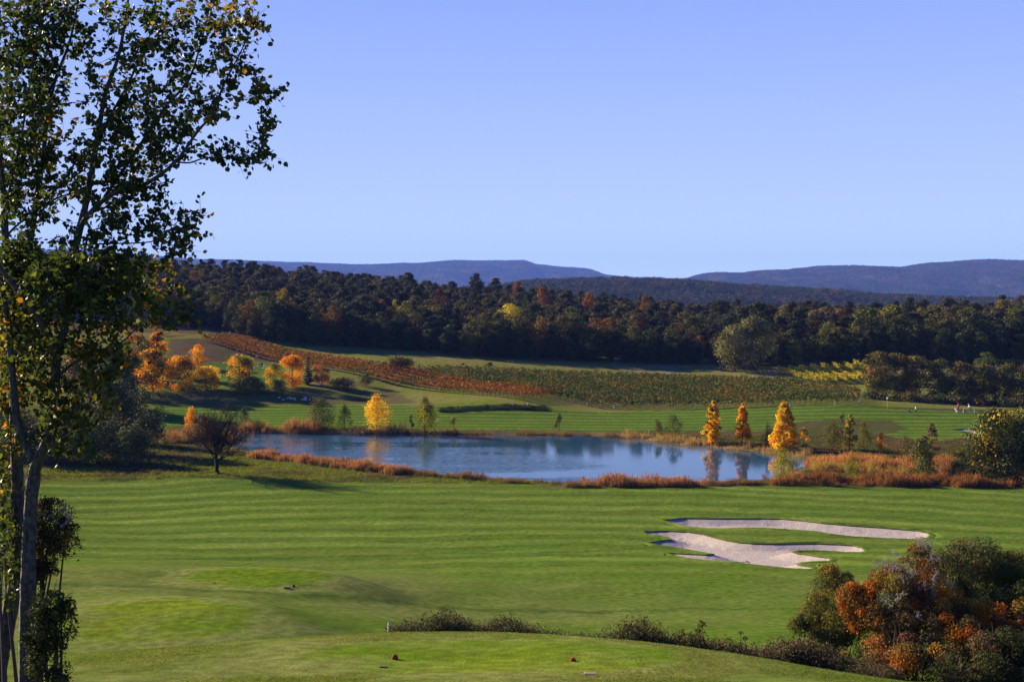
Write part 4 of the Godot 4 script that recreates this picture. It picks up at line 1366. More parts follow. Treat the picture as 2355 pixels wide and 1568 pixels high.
func reed_bed(label: String, line: Array, width: float, per_m: float, h: float, pal: Array, sd: int, on_lake := false) -> void:
	# line: picture points of the bed's middle on the ground
	rng.seed = sd
	var mats3 := []
	for k in 3: mats3.append(blade_tuft(12, 1.0, 0.34, 0.016, 0.16).mesh(leaf_mat("reeds", Color.WHITE, 0.9, 0.9)))
	var where := [[], [], []]
	var cols := [PackedColorArray(), PackedColorArray(), PackedColorArray()]
	var path := []
	for q in line:
		var g := gp(q[0], q[1], 120.0)
		path.append(Vector2(g.x, -g.z))
	for i in path.size() - 1:
		var a: Vector2 = path[i]
		var b: Vector2 = path[i + 1]
		var nrm := (b - a).orthogonal().normalized()
		for k in int(a.distance_to(b) * per_m):
			var p := a.lerp(b, rng.randf()) + nrm * rng.randf_range(-1, 1) * width * 0.5
			var y := height(p.x, p.y)
			if y < -0.45: continue
			var n := noise.get_noise_2d(p.x * 9.0, p.y * 9.0) + fine.get_noise_2d(p.x * 0.8, p.y * 0.8) * 0.5
			if n < -0.16 and rng.randf() < 0.75: continue
			var s := h * rng.randf_range(0.5, 1.05) * clampf(0.85 + n * 0.9, 0.3, 1.3)
			var idx := rng.randi() % 3
			where[idx].append(Transform3D(Basis(Vector3.UP, rng.randf() * TAU).scaled(Vector3(1.15, s, 1.15)), Vector3(p.x, y - 0.05, -p.y)))
			cols[idx].append(jitter(pick(pal), 0.22))
	var t := thing("reed_bed", label, "reeds", Vector3.ZERO, "", "stuff")
	for k in 3: many("reed_tufts", mats3[k], where[k], cols[k], t)

func build_reeds() -> void:
	var rust := [[Color(0.32, 0.140, 0.072), 3], [Color(0.28, 0.150, 0.070), 2], [Color(0.20, 0.14, 0.055), 1.4]]
	var tan := [[Color(0.40, 0.26, 0.12), 3], [Color(0.30, 0.22, 0.08), 2], [Color(0.20, 0.17, 0.045), 1]]
	var brown := [[Color(0.17, 0.10, 0.050), 2], [Color(0.11, 0.085, 0.035), 2], [Color(0.24, 0.14, 0.055), 1]]
	reed_bed("rust-red reeds along the far western shore", [[545, 997], [640, 997], [735, 998]], 6.0, 42, 2.3, rust, 61)
	reed_bed("short rust reeds under the yellow two-pronged poplar", [[800, 999], [930, 1000]], 3.0, 26, 1.7, tan, 62)
	reed_bed("thin brown reed fringe along the middle of the far shore", [[930, 1001], [1200, 1003], [1420, 1008]], 2.4, 16, 1.0, brown, 63)
	reed_bed("low tan reeds along the far eastern shore under the poplars", [[1420, 1009], [1520, 1018], [1620, 1028], [1740, 1040], [1850, 1052]], 6.0, 26, 1.1, tan, 64)
	reed_bed("pinkish-brown reeds west of the pond beside the bare tree", [[345, 1010], [400, 1008], [470, 1010], [540, 1014]], 16.0, 80, 2.0, brown + [[Color(0.26, 0.13, 0.09), 2]], 65)
	reed_bed("rust reeds on the near shore behind the bare tree", [[585, 1051], [640, 1056], [700, 1062], [760, 1071], [850, 1081], [930, 1090]], 4.0, 46, 1.35, rust, 66)
	reed_bed("thin brown grass along the near shore's middle", [[930, 1088], [1040, 1097], [1160, 1107], [1270, 1114]], 2.6, 26, 1.0, brown, 67)
	reed_bed("rust reeds on the near shore before the open water", [[1340, 1117], [1450, 1117], [1560, 1117], [1630, 1116]], 3.4, 50, 1.5, rust, 68)
	reed_bed("short dark grass on the near shore under the reflections", [[1300, 1119], [1500, 1120], [1640, 1117], [1760, 1112]], 2.0, 26, 0.8, brown, 69)
	reed_bed("tall brown reed hedge along the near eastern shore", [[1765, 1110], [1860, 1110], [1980, 1112], [2100, 1114], [2220, 1115], [2360, 1116]], 6.0, 66, 1.55, [[Color(0.17, 0.085, 0.036), 3], [Color(0.30, 0.13, 0.052), 2], [Color(0.11, 0.075, 0.028), 2]], 70)
	reed_bed("glowing orange-red reeds at the pond's eastern end", [[1880, 1068], [1960, 1070], [2060, 1072], [2110, 1074]], 11.0, 80, 1.5, [[Color(0.40, 0.170, 0.065), 3], [Color(0.38, 0.20, 0.068), 2], [Color(0.22, 0.16, 0.05), 1.4]], 71)
	reed_bed("golden grass in front of the orange-red reeds", [[1870, 1078], [1960, 1082], [2080, 1084]], 6.0, 40, 1.3, [[Color(0.36, 0.24, 0.060), 3], [Color(0.24, 0.18, 0.05), 2]], 72)
	reed_bed("round rust reed patch beyond the olive willow", [[2140, 1084], [2210, 1085]], 8.0, 66, 2.2, rust, 73)

func build_weeds() -> void:
	# the weedy strip behind the front tee
	rng.seed = 91
	var shapes := []
	for k in 4:
		var f := MB.new()
		for i in 14:
			var a := rng.randf() * TAU
			var o := Vector3(cos(a), 0, sin(a)) * rng.randf() * 0.28
			var top := o + Vector3(rng.randf_range(-0.22, 0.22), rng.randf_range(0.55, 1.0), rng.randf_range(-0.22, 0.22))
			f.tri(o - Vector3(0.006, 0, 0), o + Vector3(0.006, 0, 0), top, Color(0.7, 0.55, 0.4))
			for j in 26:
				var p := o.lerp(top, rng.randf_range(0.12, 1.03)) + sphere_dir() * 0.09
				if p.y < 0.02: continue
				var ax := sphere_dir()
				f.leaf(p, ax * 0.026, ax.cross(sphere_dir()).normalized() * 0.036, jitter(Color(0.8, 0.8, 0.8), 0.25))
		shapes.append(f.mesh(leaf_mat("leaves")))
	var where := [[], [], [], []]
	var cols := [PackedColorArray(), PackedColorArray(), PackedColorArray(), PackedColorArray()]
	# [px, top row, depth]
	var line := [[905, 1452, 45.0, 0.25], [960, 1442, 45.0, 0.7], [1050, 1430, 45.5, 1.0], [1180, 1436, 45.5, 0.8], [1300, 1444, 45.5, 0.8], [1450, 1458, 45.5, 0.9], [1600, 1476, 46.0, 1.0], [1750, 1492, 46.5, 1.1], [1870, 1505, 46.0, 1.1], [1960, 1520, 45.0, 1.0], [2060, 1545, 43.0, 0.9]]
	for i in line.size() - 1:
		var a: Array = line[i]
		var b: Array = line[i + 1]
		var n := int((b[0] - a[0]) * 3.2)
		for k in n:
			var f := rng.randf()
			var d := lerpf(a[2], b[2], f) + rng.randf_range(-1.2, 1.4)
			var x := ray(lerpf(a[0], b[0], f), 1450).x * d
			var y := height(x, d)
			var want := at(CX, lerpf(a[1], b[1], f) - 20.0, d).y - y
			var hump := clampf(0.85 + noise.get_noise_2d(x * 14.0, 40.0) * 0.7 + fine.get_noise_2d(x * 0.7, 9.0) * 0.45, 0.68, 1.2)
			var s := clampf(want, 0.3, 2.2) * rng.randf_range(0.55, 1.1) * hump
			var idx := rng.randi() % 4
			where[idx].append(Transform3D(Basis(Vector3.UP, rng.randf() * TAU).scaled(Vector3(0.8 + s * 0.35, s, 0.8 + s * 0.35)), Vector3(x, y - 0.03, -d)))
			var c := Color(0.055, 0.062, 0.022)
			var r := rng.randf()
			if r > 0.86: c = Color(0.16, 0.105, 0.050)
			elif r > 0.62: c = Color(0.095, 0.088, 0.026)
			if lerpf(a[0], b[0], f) > 1690.0 and r > 0.45: c = Color(0.135, 0.085, 0.050)
			cols[idx].append(jitter(c, 0.3))
	var t := thing("weed_strip", "strip of tall weeds and low scrub behind the front tee", "weeds", Vector3.ZERO, "", "stuff")
	for k in 4: many("weed_clumps", shapes[k], where[k], cols[k], t)
	# ditch scrub between the vineyards and the far fairway
	var sw := [[], [], [], []]
	var sc := [PackedColorArray(), PackedColorArray(), PackedColorArray(), PackedColorArray()]
	for k in 420:
		var px := rng.randf_range(1010, 1255)
		var g := gp(px, 941.0 + sin(px * 0.02) * 3.0 + rng.randf_range(-5, 5), 200.0)
		var s := rng.randf_range(0.25, 0.8)
		var idx := k % 4
		sw[idx].append(Transform3D(Basis(Vector3.UP, rng.randf() * TAU).scaled(Vector3(1.6, s, 1.6)), g))
		sc[idx].append(jitter(Color(0.030, 0.050, 0.018), 0.3))
	var t2 := thing("ditch_scrub", "dark low scrub below the tip of the red vineyard", "weeds", Vector3.ZERO, "", "stuff")
	for k in 4: many("scrub_clumps", shapes[k], sw[k], sc[k], t2)
	# saplings that stand out of the strip
	var pl := [[1612, 1424, 46.0, 34, [[Color(0.11, 0.125, 0.022), 2], [Color(0.19, 0.165, 0.025), 1]], "leafy green sapling rising from the weed strip"], [1440, 1432, 46.0, 12, [[Color(0.10, 0.11, 0.022), 1]], "thin sprout rising from the middle of the weed strip"], [1708, 1448, 46.5, 20, [[Color(0.085, 0.10, 0.022), 1]], "small sprout between the sapling and the green shrub"], [1066, 1428, 45.0, 26, [[Color(0.05, 0.062, 0.02), 1]], "dark bushy weed at the strip's tallest point"]]
	for q in pl:
		var g := on_ground(q[0], q[2])
		var top := at(q[0], q[1], q[2]).y - g.y
		var w: float = q[3] * q[2] / F
		var lob := []
		for k in 5: lob.append([Vector3(rng.randf_range(-0.3, 0.3) * w, top - w * 0.4 - k * top * 0.12, rng.randf_range(-0.3, 0.3) * w), w * 0.34])
		leafy_shrub("weed_sapling", q[5], g, lob, 0.036, 420, q[4], 300 + int(q[0]), 14)

func build_grass() -> void:
	rng.seed = 17
	var shapes := []
	for k in 3: shapes.append(blade_tuft(9, 1.0, 0.6, 0.05, 0.0).mesh(leaf_mat("grass_blades", Color.WHITE, 1.0, 0.9)))
	var where := [[], [], []]
	var cols := [PackedColorArray(), PackedColorArray(), PackedColorArray()]
	for k in 80000:
		var d := rng.randf_range(24.0, 46.0)
		var x := rng.randf_range(-0.47, 0.47) * d
		if tees.any(func(t): return pow(absf((x - t[0]) / t[2]), 2.4) + pow(absf((d - t[1]) / t[3]), 2.4) < 1.0): continue
		var s := rng.randf_range(0.022, 0.060) * (1.0 if x < -3.5 or x > 6.0 else 0.7)
		var idx := k % 3
		where[idx].append(Transform3D(Basis(Vector3.UP, rng.randf() * TAU).scaled(Vector3(0.10, s, 0.10)), Vector3(x, height(x, d) - 0.005, -d)))
		var c := ground_color(x, d)
		cols[idx].append(jitter(Color(c.r * 1.15, c.g * 1.15, c.b * 1.15), 0.2))
	var t := thing("rough_grass", "short rough grass on the slope around the front tee", "grass", Vector3.ZERO, "", "stuff")
	for k in 3: many("grass_tufts", shapes[k], where[k], cols[k], t)
	# longer unmown grass beyond the front fairway
	var w2 := [[], [], []]
	var c2 := [PackedColorArray(), PackedColorArray(), PackedColorArray()]
	for k in 30000:
		var d := rng.randf_range(170.0, 232.0)
		var x := rng.randf_range(-0.46, 0.46) * d
		if d < 177.0 and inside("fairway", Vector2(x, d)): continue
		var y := height(x, d)
		if y < 0.15 or inside("far_fairway", Vector2(x, d)): continue
		var s := rng.randf_range(0.12, 0.42)
		w2[k % 3].append(Transform3D(Basis(Vector3.UP, rng.randf() * TAU).scaled(Vector3(0.55, s, 0.55)), Vector3(x, y - 0.01, -d)))
		var c := ground_color(x, d)
		c2[k % 3].append(jitter(Color(c.r * 1.1, c.g * 1.1, c.b * 1.1), 0.3))
	var t2 := thing("meadow_grass", "unmown olive grass around the pond", "grass", Vector3.ZERO, "", "stuff")
	for k in 3: many("grass_tufts", shapes[k], w2[k], c2[k], t2)

# ---------------------------------------------------------------- vineyards
func vine_row(label: String, group: String, line: PackedVector2Array, pal: Array, density: float, posts: bool, guards: int, sd: int) -> void:
	rng.seed = sd
	var a := line[0]
	var b := line[-1]
	var L := a.distance_to(b)
	if L < 3.0: return
	var u := (b - a) / L
	var side := Vector2(-u.y, u.x)
	var o := Vector3(a.x, height(a.x, a.y), -a.y)
	var t := thing("vine_row", label, "vine row", o, group)
	var f := MB.new()
	var w := MB.new()
	for k in int(L * density):
		var s := rng.randf() * L
		var p := a + u * s + side * rng.randf_range(-0.34, 0.34)
		var n := noise.get_noise_2d(p.x * 5.0, p.y * 5.0) + fine.get_noise_2d(p.x * 2.0, p.y * 2.0) * 0.7
		var yy := 0.55 + 1.45 * sqrt(rng.randf()) + fine.get_noise_2d(s * 3.0, sd) * 0.3
		var idx := clampi(int((0.5 + n * 0.75 + rng.randf_range(-0.22, 0.22)) * pal.size()), 0, pal.size() - 1)
		var ax := sphere_dir()
		var z := rng.randf_range(0.13, 0.25)
		f.leaf(Vector3(p.x, height(p.x, p.y) + yy, -p.y) - o, ax * z, ax.cross(sphere_dir()).normalized() * z * 1.1, jitter(pal[idx], 0.25))
	for k in int(L / 1.3):
		var p := a + u * (k * 1.3 + 0.4)
		var g := Vector3(p.x, height(p.x, p.y) - 0.05, -p.y) - o
		w.tube([g, g + Vector3(rng.randf_range(-0.06, 0.06), 0.45, 0), g + Vector3(0, 0.95, 0)], [0.035, 0.028, 0.02], 4, Color(0.05, 0.038, 0.028))
	put("foliage", f.mesh(leaf_mat("leaves")), t)
	put("vine_stems", w.mesh(plain_mat("bark", Color.WHITE, 0.9, 0.2)), t)
	if posts:
		var pm := MB.new()
		pm.tube([Vector3(0, -0.2, 0), Vector3(0, 1.95, 0)], [0.05, 0.045], 5, Color(0.20, 0.17, 0.14))
		var mesh := pm.mesh(plain_mat("bark", Color.WHITE, 0.9, 0.2))
		for k in int(L / 5.5) + 1:
			var p := a + u * minf(k * 5.5, L)
			put("post", mesh, t, Vector3(p.x, height(p.x, p.y), -p.y) - o)
	if guards > 0:
		var gm := MB.new()
		gm.tube([Vector3(0, 0, 0), Vector3(0, 0.02, 0), Vector3(0, 0.78, 0), Vector3(0, 0.8, 0)], [0.055, 0.085, 0.085, 0.06], 7, Color(0.62, 0.62, 0.60))
		var mesh := gm.mesh(plain_mat("vine_guard", Color.WHITE, 0.6, 0.4))
		for k in guards:
			var p := a + u * (L * rng.randf() if posts else rng.randf_range(-0.8, 2.5)) - side * 0.25
			put("vine_guard", mesh, t, Vector3(p.x, height(p.x, p.y), -p.y) - o)

func ordinal(n: int) -> String:
	var ones := ["", "first", "second", "third", "fourth", "fifth", "sixth", "seventh", "eighth", "ninth", "tenth", "eleventh", "twelfth", "thirteenth", "fourteenth", "fifteenth", "sixteenth", "seventeenth", "eighteenth", "nineteenth", "twentieth"]
	if n <= 20: return ones[n]
	return "thirtieth" if n == 30 else ("twenty-" if n < 30 else "thirty-") + ones[n % 10]

func build_vineyards() -> void:
	var dir := Vector2(-92, 87).normalized()
	var across := Vector2(dir.y, -dir.x)
	if across.x < 0.0: across = -across
	# red vineyard: four rows following its lower edge
	var low := [Vector2(3.0, 277), Vector2(-30, 307), Vector2(-61, 337), Vector2(-92, 366)]
	var reds := [Color(0.12, 0.100, 0.022), Color(0.27, 0.140, 0.022), Color(0.31, 0.115, 0.018), Color(0.35, 0.135, 0.020), Color(0.19, 0.070, 0.018)]
	var which := ["lowest row of red-orange vines, next to the bank trees", "second row of red-orange vines above the bank trees", "third row of red-orange vines above the bank trees", "fourth row of red-orange vines above the bank trees", "topmost row of red-orange vines, along the grass track"]
	for k in 5:
		var off := across * (k * 2.3)
		var pl := PackedVector2Array([low[0] + off - dir * k * 0.5, low[3] + off])
		vine_row(which[k], "rows of the red vineyard", pl, reds, 46.0, k == 0, 6 if k == 0 else 0, 510 + k)
	# green vineyard
	var poly := PackedVector2Array([Vector2(18.6, 275), Vector2(76, 270), Vector2(82, 290), Vector2(73, 318), Vector2(37, 327), Vector2(2.6, 327), Vector2(-27, 318.5)])
	var greens := [Color(0.070, 0.086, 0.018), Color(0.090, 0.100, 0.020), Color(0.080, 0.094, 0.020), Color(0.108, 0.112, 0.022), Color(0.130, 0.112, 0.022), Color(0.200, 0.115, 0.018)]
	for k in 32:
		var s := Vector2(18.6, 275) + across * (k * 2.2 + 0.2)
		for part in Geometry2D.intersect_polyline_with_polygon(PackedVector2Array([s - dir * 120.0, s + dir * 160.0]), poly):
			var pl: PackedVector2Array = part
			if pl[0].y > pl[-1].y: pl.reverse()
			vine_row("first row of olive-green vines, along the grass track" if k == 0 else ordinal(k + 1) + " row of olive-green vines counted from the grass track", "rows of the green vineyard", pl, greens, 40.0, k == 0, 3 if k == 0 else 1 if k % 2 == 1 else 2 if k % 3 == 0 else 0, 560 + k)
	# yellow vineyard at the wood's edge
	var yel := [Color(0.22, 0.20, 0.02), Color(0.36, 0.31, 0.022), Color(0.46, 0.34, 0.022)]
	for k in 8:
		var a := gp(1790 + k * 25, 858 - k * 2, 300.0)
		var b := gp(1880 + k * 24, 884 - k * 0.5, 290.0)
		vine_row("first row of yellow vines, next to the pale willows" if k == 0 else ordinal(k + 1) + " row of yellow vines counted from the pale willows", "rows of the yellow vineyard", PackedVector2Array([Vector2(b.x, -b.z), Vector2(a.x, -a.z)]), yel, 75.0, false, 0, 640 + k)
	for k in 4:
		var a := gp(2240 + k * 8, 842 - k * 7, 300.0)
		var b := gp(2400 + k * 6, 846 - k * 7, 300.0)
		vine_row(ordinal(k + 1) + " row of yellow vines showing over the copse, counted uphill", "rows of the yellow vineyard", PackedVector2Array([Vector2(a.x, -a.z), Vector2(b.x, -b.z)]), yel, 40.0, false, 0, 660 + k)

# ---------------------------------------------------------------- people (one continuous surface each)
func capsule(p: Vector3, a: Vector3, b: Vector3, ra: float, rb: float) -> float:
	var ab := b - a
	var t := clampf((p - a).dot(ab) / ab.length_squared(), 0, 1)
	return (p - a - ab * t).length() - lerpf(ra, rb, t)

func body_mesh(bones: Array, cell: float, mat: Material) -> ArrayMesh:
	# bones: [a, b, ra, rb, colour]; smooth union meshed as surface nets
	var lo := Vector3(1e9, 1e9, 1e9)
	var hi := -lo
	for b in bones:
		for e in 2:
			var r: float = b[2 + e] + cell * 2.0
			lo = lo.min(b[e] - Vector3.ONE * r)
			hi = hi.max(b[e] + Vector3.ONE * r)
	var n := Vector3i(((hi - lo) / cell).ceil()) + Vector3i.ONE
	var f := PackedFloat32Array()
	f.resize(n.x * n.y * n.z)
	var K := 0.022
	f.fill(1.0)
	for b in bones:
		var r := maxf(b[2], b[3]) + K + cell * 1.8
		var i0 := Vector3i((b[0].min(b[1]) - Vector3.ONE * r - lo) / cell).clamp(Vector3i.ZERO, n - Vector3i.ONE)
		var i1 := Vector3i((b[0].max(b[1]) + Vector3.ONE * r - lo) / cell).clamp(Vector3i.ZERO, n - Vector3i.ONE)
		for z in range(i0.z, i1.z + 1):
			for y in range(i0.y, i1.y + 1):
				for x in range(i0.x, i1.x + 1):
					var q := capsule(lo + Vector3(x, y, z) * cell, b[0], b[1], b[2], b[3])
					var i := (z * n.y + y) * n.x + x
					var h := clampf(0.5 + 0.5 * (f[i] - q) / K, 0, 1)
					f[i] = lerpf(f[i], q, h) - K * h * (1.0 - h)
	var vid := {}
	var vs := PackedVector3Array()
	var cs := PackedColorArray()
	for z in n.z - 1:
		for y in n.y - 1:
			for x in n.x - 1:
				if absf(f[(z * n.y + y) * n.x + x]) > cell * 2.0: continue
				var acc := Vector3.ZERO
				var cnt := 0
				for e in [[0, 1], [2, 3], [4, 5], [6, 7], [0, 2], [1, 3], [4, 6], [5, 7], [0, 4], [1, 5], [2, 6], [3, 7]]:
					var A := Vector3i(e[0] & 1, (e[0] >> 1) & 1, e[0] >> 2)
					var B := Vector3i(e[1] & 1, (e[1] >> 1) & 1, e[1] >> 2)
					var va := f[((z + A.z) * n.y + y + A.y) * n.x + x + A.x]
					var vb := f[((z + B.z) * n.y + y + B.y) * n.x + x + B.x]
					if (va < 0.0) != (vb < 0.0):
						acc += Vector3(A).lerp(Vector3(B), va / (va - vb))
						cnt += 1
				if cnt:
					var p := lo + (Vector3(x, y, z) + acc / cnt) * cell
					vid[(z * n.y + y) * n.x + x] = vs.size()
					vs.append(p)
					var best := 1e9
					var col := Color.WHITE
					for b in bones:
						var q := capsule(p, b[0], b[1], b[2], b[3])
						if q < best:
							best = q
							col = b[4]
					cs.append(col)
	var idx := PackedInt32Array()
	var sx := 1
	var sy := n.x
	var sz := n.x * n.y
	for z in range(1, n.z - 1):
		for y in range(1, n.y - 1):
			for x in range(1, n.x - 1):
				var c := (z * n.y + y) * n.x + x
				var s0 := f[c] < 0.0
				for ax in [[sx, sy, sz], [sy, sz, sx], [sz, sx, sy]]:
					if s0 != (f[c + ax[0]] < 0.0):
						var q := [vid[c], vid[c - ax[1]], vid[c - ax[1] - ax[2]], vid[c - ax[2]]]
						if s0: q.reverse()
						for w in [0, 1, 2, 0, 2, 3]: idx.append(q[w])
	var arr := []
	arr.resize(Mesh.ARRAY_MAX)
	arr[Mesh.ARRAY_VERTEX] = vs
	arr[Mesh.ARRAY_COLOR] = cs
	arr[Mesh.ARRAY_INDEX] = idx
	var m := ArrayMesh.new()
	m.add_surface_from_arrays(Mesh.PRIMITIVE_TRIANGLES, arr)
	m.surface_set_material(0, mat)
	return m

func person(label: String, pos: Vector3, turn: float, top: Color, legs: Color, hat: Color, pose: String, seed_: int) -> void:
	rng.seed = seed_
	var skin := Color(0.42, 0.25, 0.17)
	var shoe := Color(0.5, 0.5, 0.5)
	var lean := 0.0 if pose != "bend" else 0.32
	var st := 0.13 if pose != "walk" else 0.06
	var sw := 0.0 if pose != "walk" else 0.24
	var hip := Vector3(0, 0.93, 0)
	var chest := Vector3(0, 1.34, lean * 0.7)
	var neck := chest + Vector3(0, 0.14, lean * 0.15)
	var head := neck + Vector3(0, 0.18, 0.02 + lean * 0.2)
	var B := []
	for s in [-1.0, 1.0]:
		var foot := Vector3(s * (st + 0.02), 0.07, s * sw)
		var knee := Vector3(s * (st - 0.01), 0.50, s * sw * 0.45 + 0.05)
		B.append([hip + Vector3(s * 0.09, -0.02, 0), knee, 0.088, 0.060, legs])
		B.append([knee, foot + Vector3(0, 0.02, 0), 0.060, 0.042, legs])
		B.append([foot + Vector3(0, -0.025, -0.03), foot + Vector3(0, -0.03, 0.15), 0.044, 0.036, shoe])
		var sh := chest + Vector3(s * 0.175, 0.06, 0)
		var el := sh + Vector3(s * 0.07, -0.28, 0.03)
		var ha := el + Vector3(-s * 0.02, -0.23, 0.10)
		if pose == "hold": ha = el + Vector3(-s * 0.14, -0.05, 0.24)
		if pose == "bend": ha = Vector3(s * 0.07, 0.80, lean + 0.32)
		if pose == "walk": ha = el + Vector3(0, -0.20, -s * 0.14 + 0.04)
		B.append([sh, el, 0.056, 0.042, top])
		B.append([el, ha, 0.042, 0.030, top if pose != "bend" else skin])
		var dir := (ha - el).normalized()
		var hs := Vector3(1, 0, 0)
		B.append([ha, ha + dir * 0.07, 0.030, 0.032, skin])
		for k in 4: B.append([ha + dir * 0.07 + hs * (k - 1.5) * 0.019, ha + dir * (0.135 + 0.012 * (1.5 - absf(k - 1.5))) + hs * (k - 1.5) * 0.020 + Vector3(0, 0, 0.02), 0.0095, 0.008, skin])
		B.append([ha + dir * 0.02 + Vector3(-s * 0.024, 0, 0.015), ha + dir * 0.075 + Vector3(-s * 0.046, 0, 0.028), 0.0105, 0.0085, skin])
		B.append([head + Vector3(s * 0.074, 0.0, 0.0), head + Vector3(s * 0.082, 0.03, -0.005), 0.014, 0.016, skin])
	B.append([hip, hip + Vector3(0, 0.12, lean * 0.2), 0.135, 0.130, legs])
	B.append([hip + Vector3(0, 0.12, lean * 0.2), chest, 0.132, 0.150, top])
	B.append([chest + Vector3(-0.10, 0.05, 0), chest + Vector3(0.10, 0.05, 0), 0.095, 0.095, top])
	B.append([neck - Vector3(0, 0.04, 0), neck + Vector3(0, 0.08, 0.01), 0.055, 0.052, skin])
	B.append([head + Vector3(0, 0.035, -0.01), head + Vector3(0, -0.055, 0.02), 0.086, 0.062, skin])
	B.append([head + Vector3(0, 0.01, 0.085), head + Vector3(0, -0.022, 0.098), 0.010, 0.014, skin])
	var o := thing("person", label, "person", pos)
	o.rotation.y = turn
	put("body", body_mesh(B, 0.024, plain_mat("person_surface", Color.WHITE, 0.8, 0.3)), o)
	# eyes, mouth and a cap with a peak
	var fm := MB.new()
	for s in [-1.0, 1.0]: fm.box(head + Vector3(s * 0.031, 0.012, 0.078), Vector3(0.011, 0, 0), Vector3(0, 0.006, 0), Vector3(0, 0, 0.006), Color(0.04, 0.03, 0.03))
	fm.box(head + Vector3(0, -0.055, 0.082), Vector3(0.022, 0, 0), Vector3(0, 0.004, 0), Vector3(0, 0, 0.005), Color(0.25, 0.10, 0.09))
	put("face", fm.mesh(plain_mat("bark", Color.WHITE, 0.9, 0.2)), o)
	var cm := MB.new()
	var rings := [[0.045, 0.098], [0.085, 0.094], [0.115, 0.070], [0.132, 0.030], [0.135, 0.001]]
	for i in rings.size() - 1:
		for k in 10:
			var q := []
			for w in [[0, 0], [1, 0], [1, 1], [0, 1]]:
				var r: Array = rings[i + w[0]]
				var a: float = TAU * (k + w[1]) / 10.0
				q.append(head + Vector3(cos(a) * r[1], r[0] - 0.01, sin(a) * r[1] - 0.012))
			cm.tri(q[0], q[1], q[2], hat)
			cm.tri(q[0], q[2], q[3], hat)
	cm.box(head + Vector3(0, 0.04, 0.115), Vector3(0.06, 0, 0), Vector3(0, 0.006, 0), Vector3(0, -0.006, 0.05), hat)
	put("cap", cm.mesh(plain_mat("bark", Color.WHITE, 0.9, 0.2)), o)

func golf_trolley(label: String, pos: Vector3, turn: float, bag: Color, trim: Color) -> void:
	var o := thing("golf_trolley", label, "trolley", pos)
	o.rotation.y = turn
	var m := plain_mat("bag_cloth", Color.WHITE, 0.7, 0.4)
	var up := Vector3(0, 0.78, -0.42).normalized()
	var b := MB.new()
	b.tube([Vector3(0, 0.14, 0.22), Vector3(0, 0.16, 0.20), Vector3(0, 0.16, 0.20) + up * 0.45, Vector3(0, 0.16, 0.20) + up * 0.86, Vector3(0, 0.16, 0.20) + up * 0.88], [0.02, 0.11, 0.125, 0.135, 0.12], 10, bag)
	put("bag", b.mesh(m), o)
	var p := MB.new()
	p.tube([Vector3(0.0, 0.30, 0.32), Vector3(0, 0.32, 0.31), Vector3(0, 0.32, 0.31) + up * 0.34, Vector3(0, 0.32, 0.31) + up * 0.36], [0.01, 0.07, 0.08, 0.01], 8, trim)
	put("pocket", p.mesh(m), o)
	var c := MB.new()
	for k in 6:
		var q := Vector3(0, 0.16, 0.20) + up * 0.8 + Vector3(cos(k) * 0.06, 0, sin(k) * 0.05)
		c.tube([q, q + up * (0.22 + 0.03 * (k % 3))], [0.008, 0.008], 4, Color(0.3, 0.3, 0.3))
		c.box(q + up * (0.26 + 0.03 * (k % 3)), Vector3(0.03, 0, 0), up * 0.025, Vector3(0, 0, 0.014), Color(0.12, 0.12, 0.13))
	put("clubs", c.mesh(m), o)
	var fr := MB.new()
	fr.tube([Vector3(0, 0.10, 0.26), Vector3(0, 0.42, 0.0), Vector3(0, 0.95, -0.45), Vector3(0, 1.02, -0.62)], [0.018, 0.018, 0.016, 0.016], 6, Color(0.35, 0.35, 0.36))
	fr.tube([Vector3(-0.28, 0.15, 0.10), Vector3(0.28, 0.15, 0.10)], [0.014, 0.014], 6, Color(0.35, 0.35, 0.36))
	put("frame", fr.mesh(m), o)
	for s in [-1.0, 1.0]:
		var w := MB.new()
		for k in 14:
			var a := TAU * k / 14.0
			var a2 := TAU * (k + 1) / 14.0
			w.tube([Vector3(s * 0.28, 0.15 + sin(a) * 0.13, 0.10 + cos(a) * 0.13), Vector3(s * 0.28, 0.15 + sin(a2) * 0.13, 0.10 + cos(a2) * 0.13)], [0.022, 0.022], 5, Color(0.03, 0.03, 0.03))
			if k % 2 == 0: w.tube([Vector3(s * 0.28, 0.15, 0.10), Vector3(s * 0.28, 0.15 + sin(a) * 0.13, 0.10 + cos(a) * 0.13)], [0.010, 0.007], 4, Color(0.4, 0.4, 0.4))
		put("wheel", w.mesh(m), o)

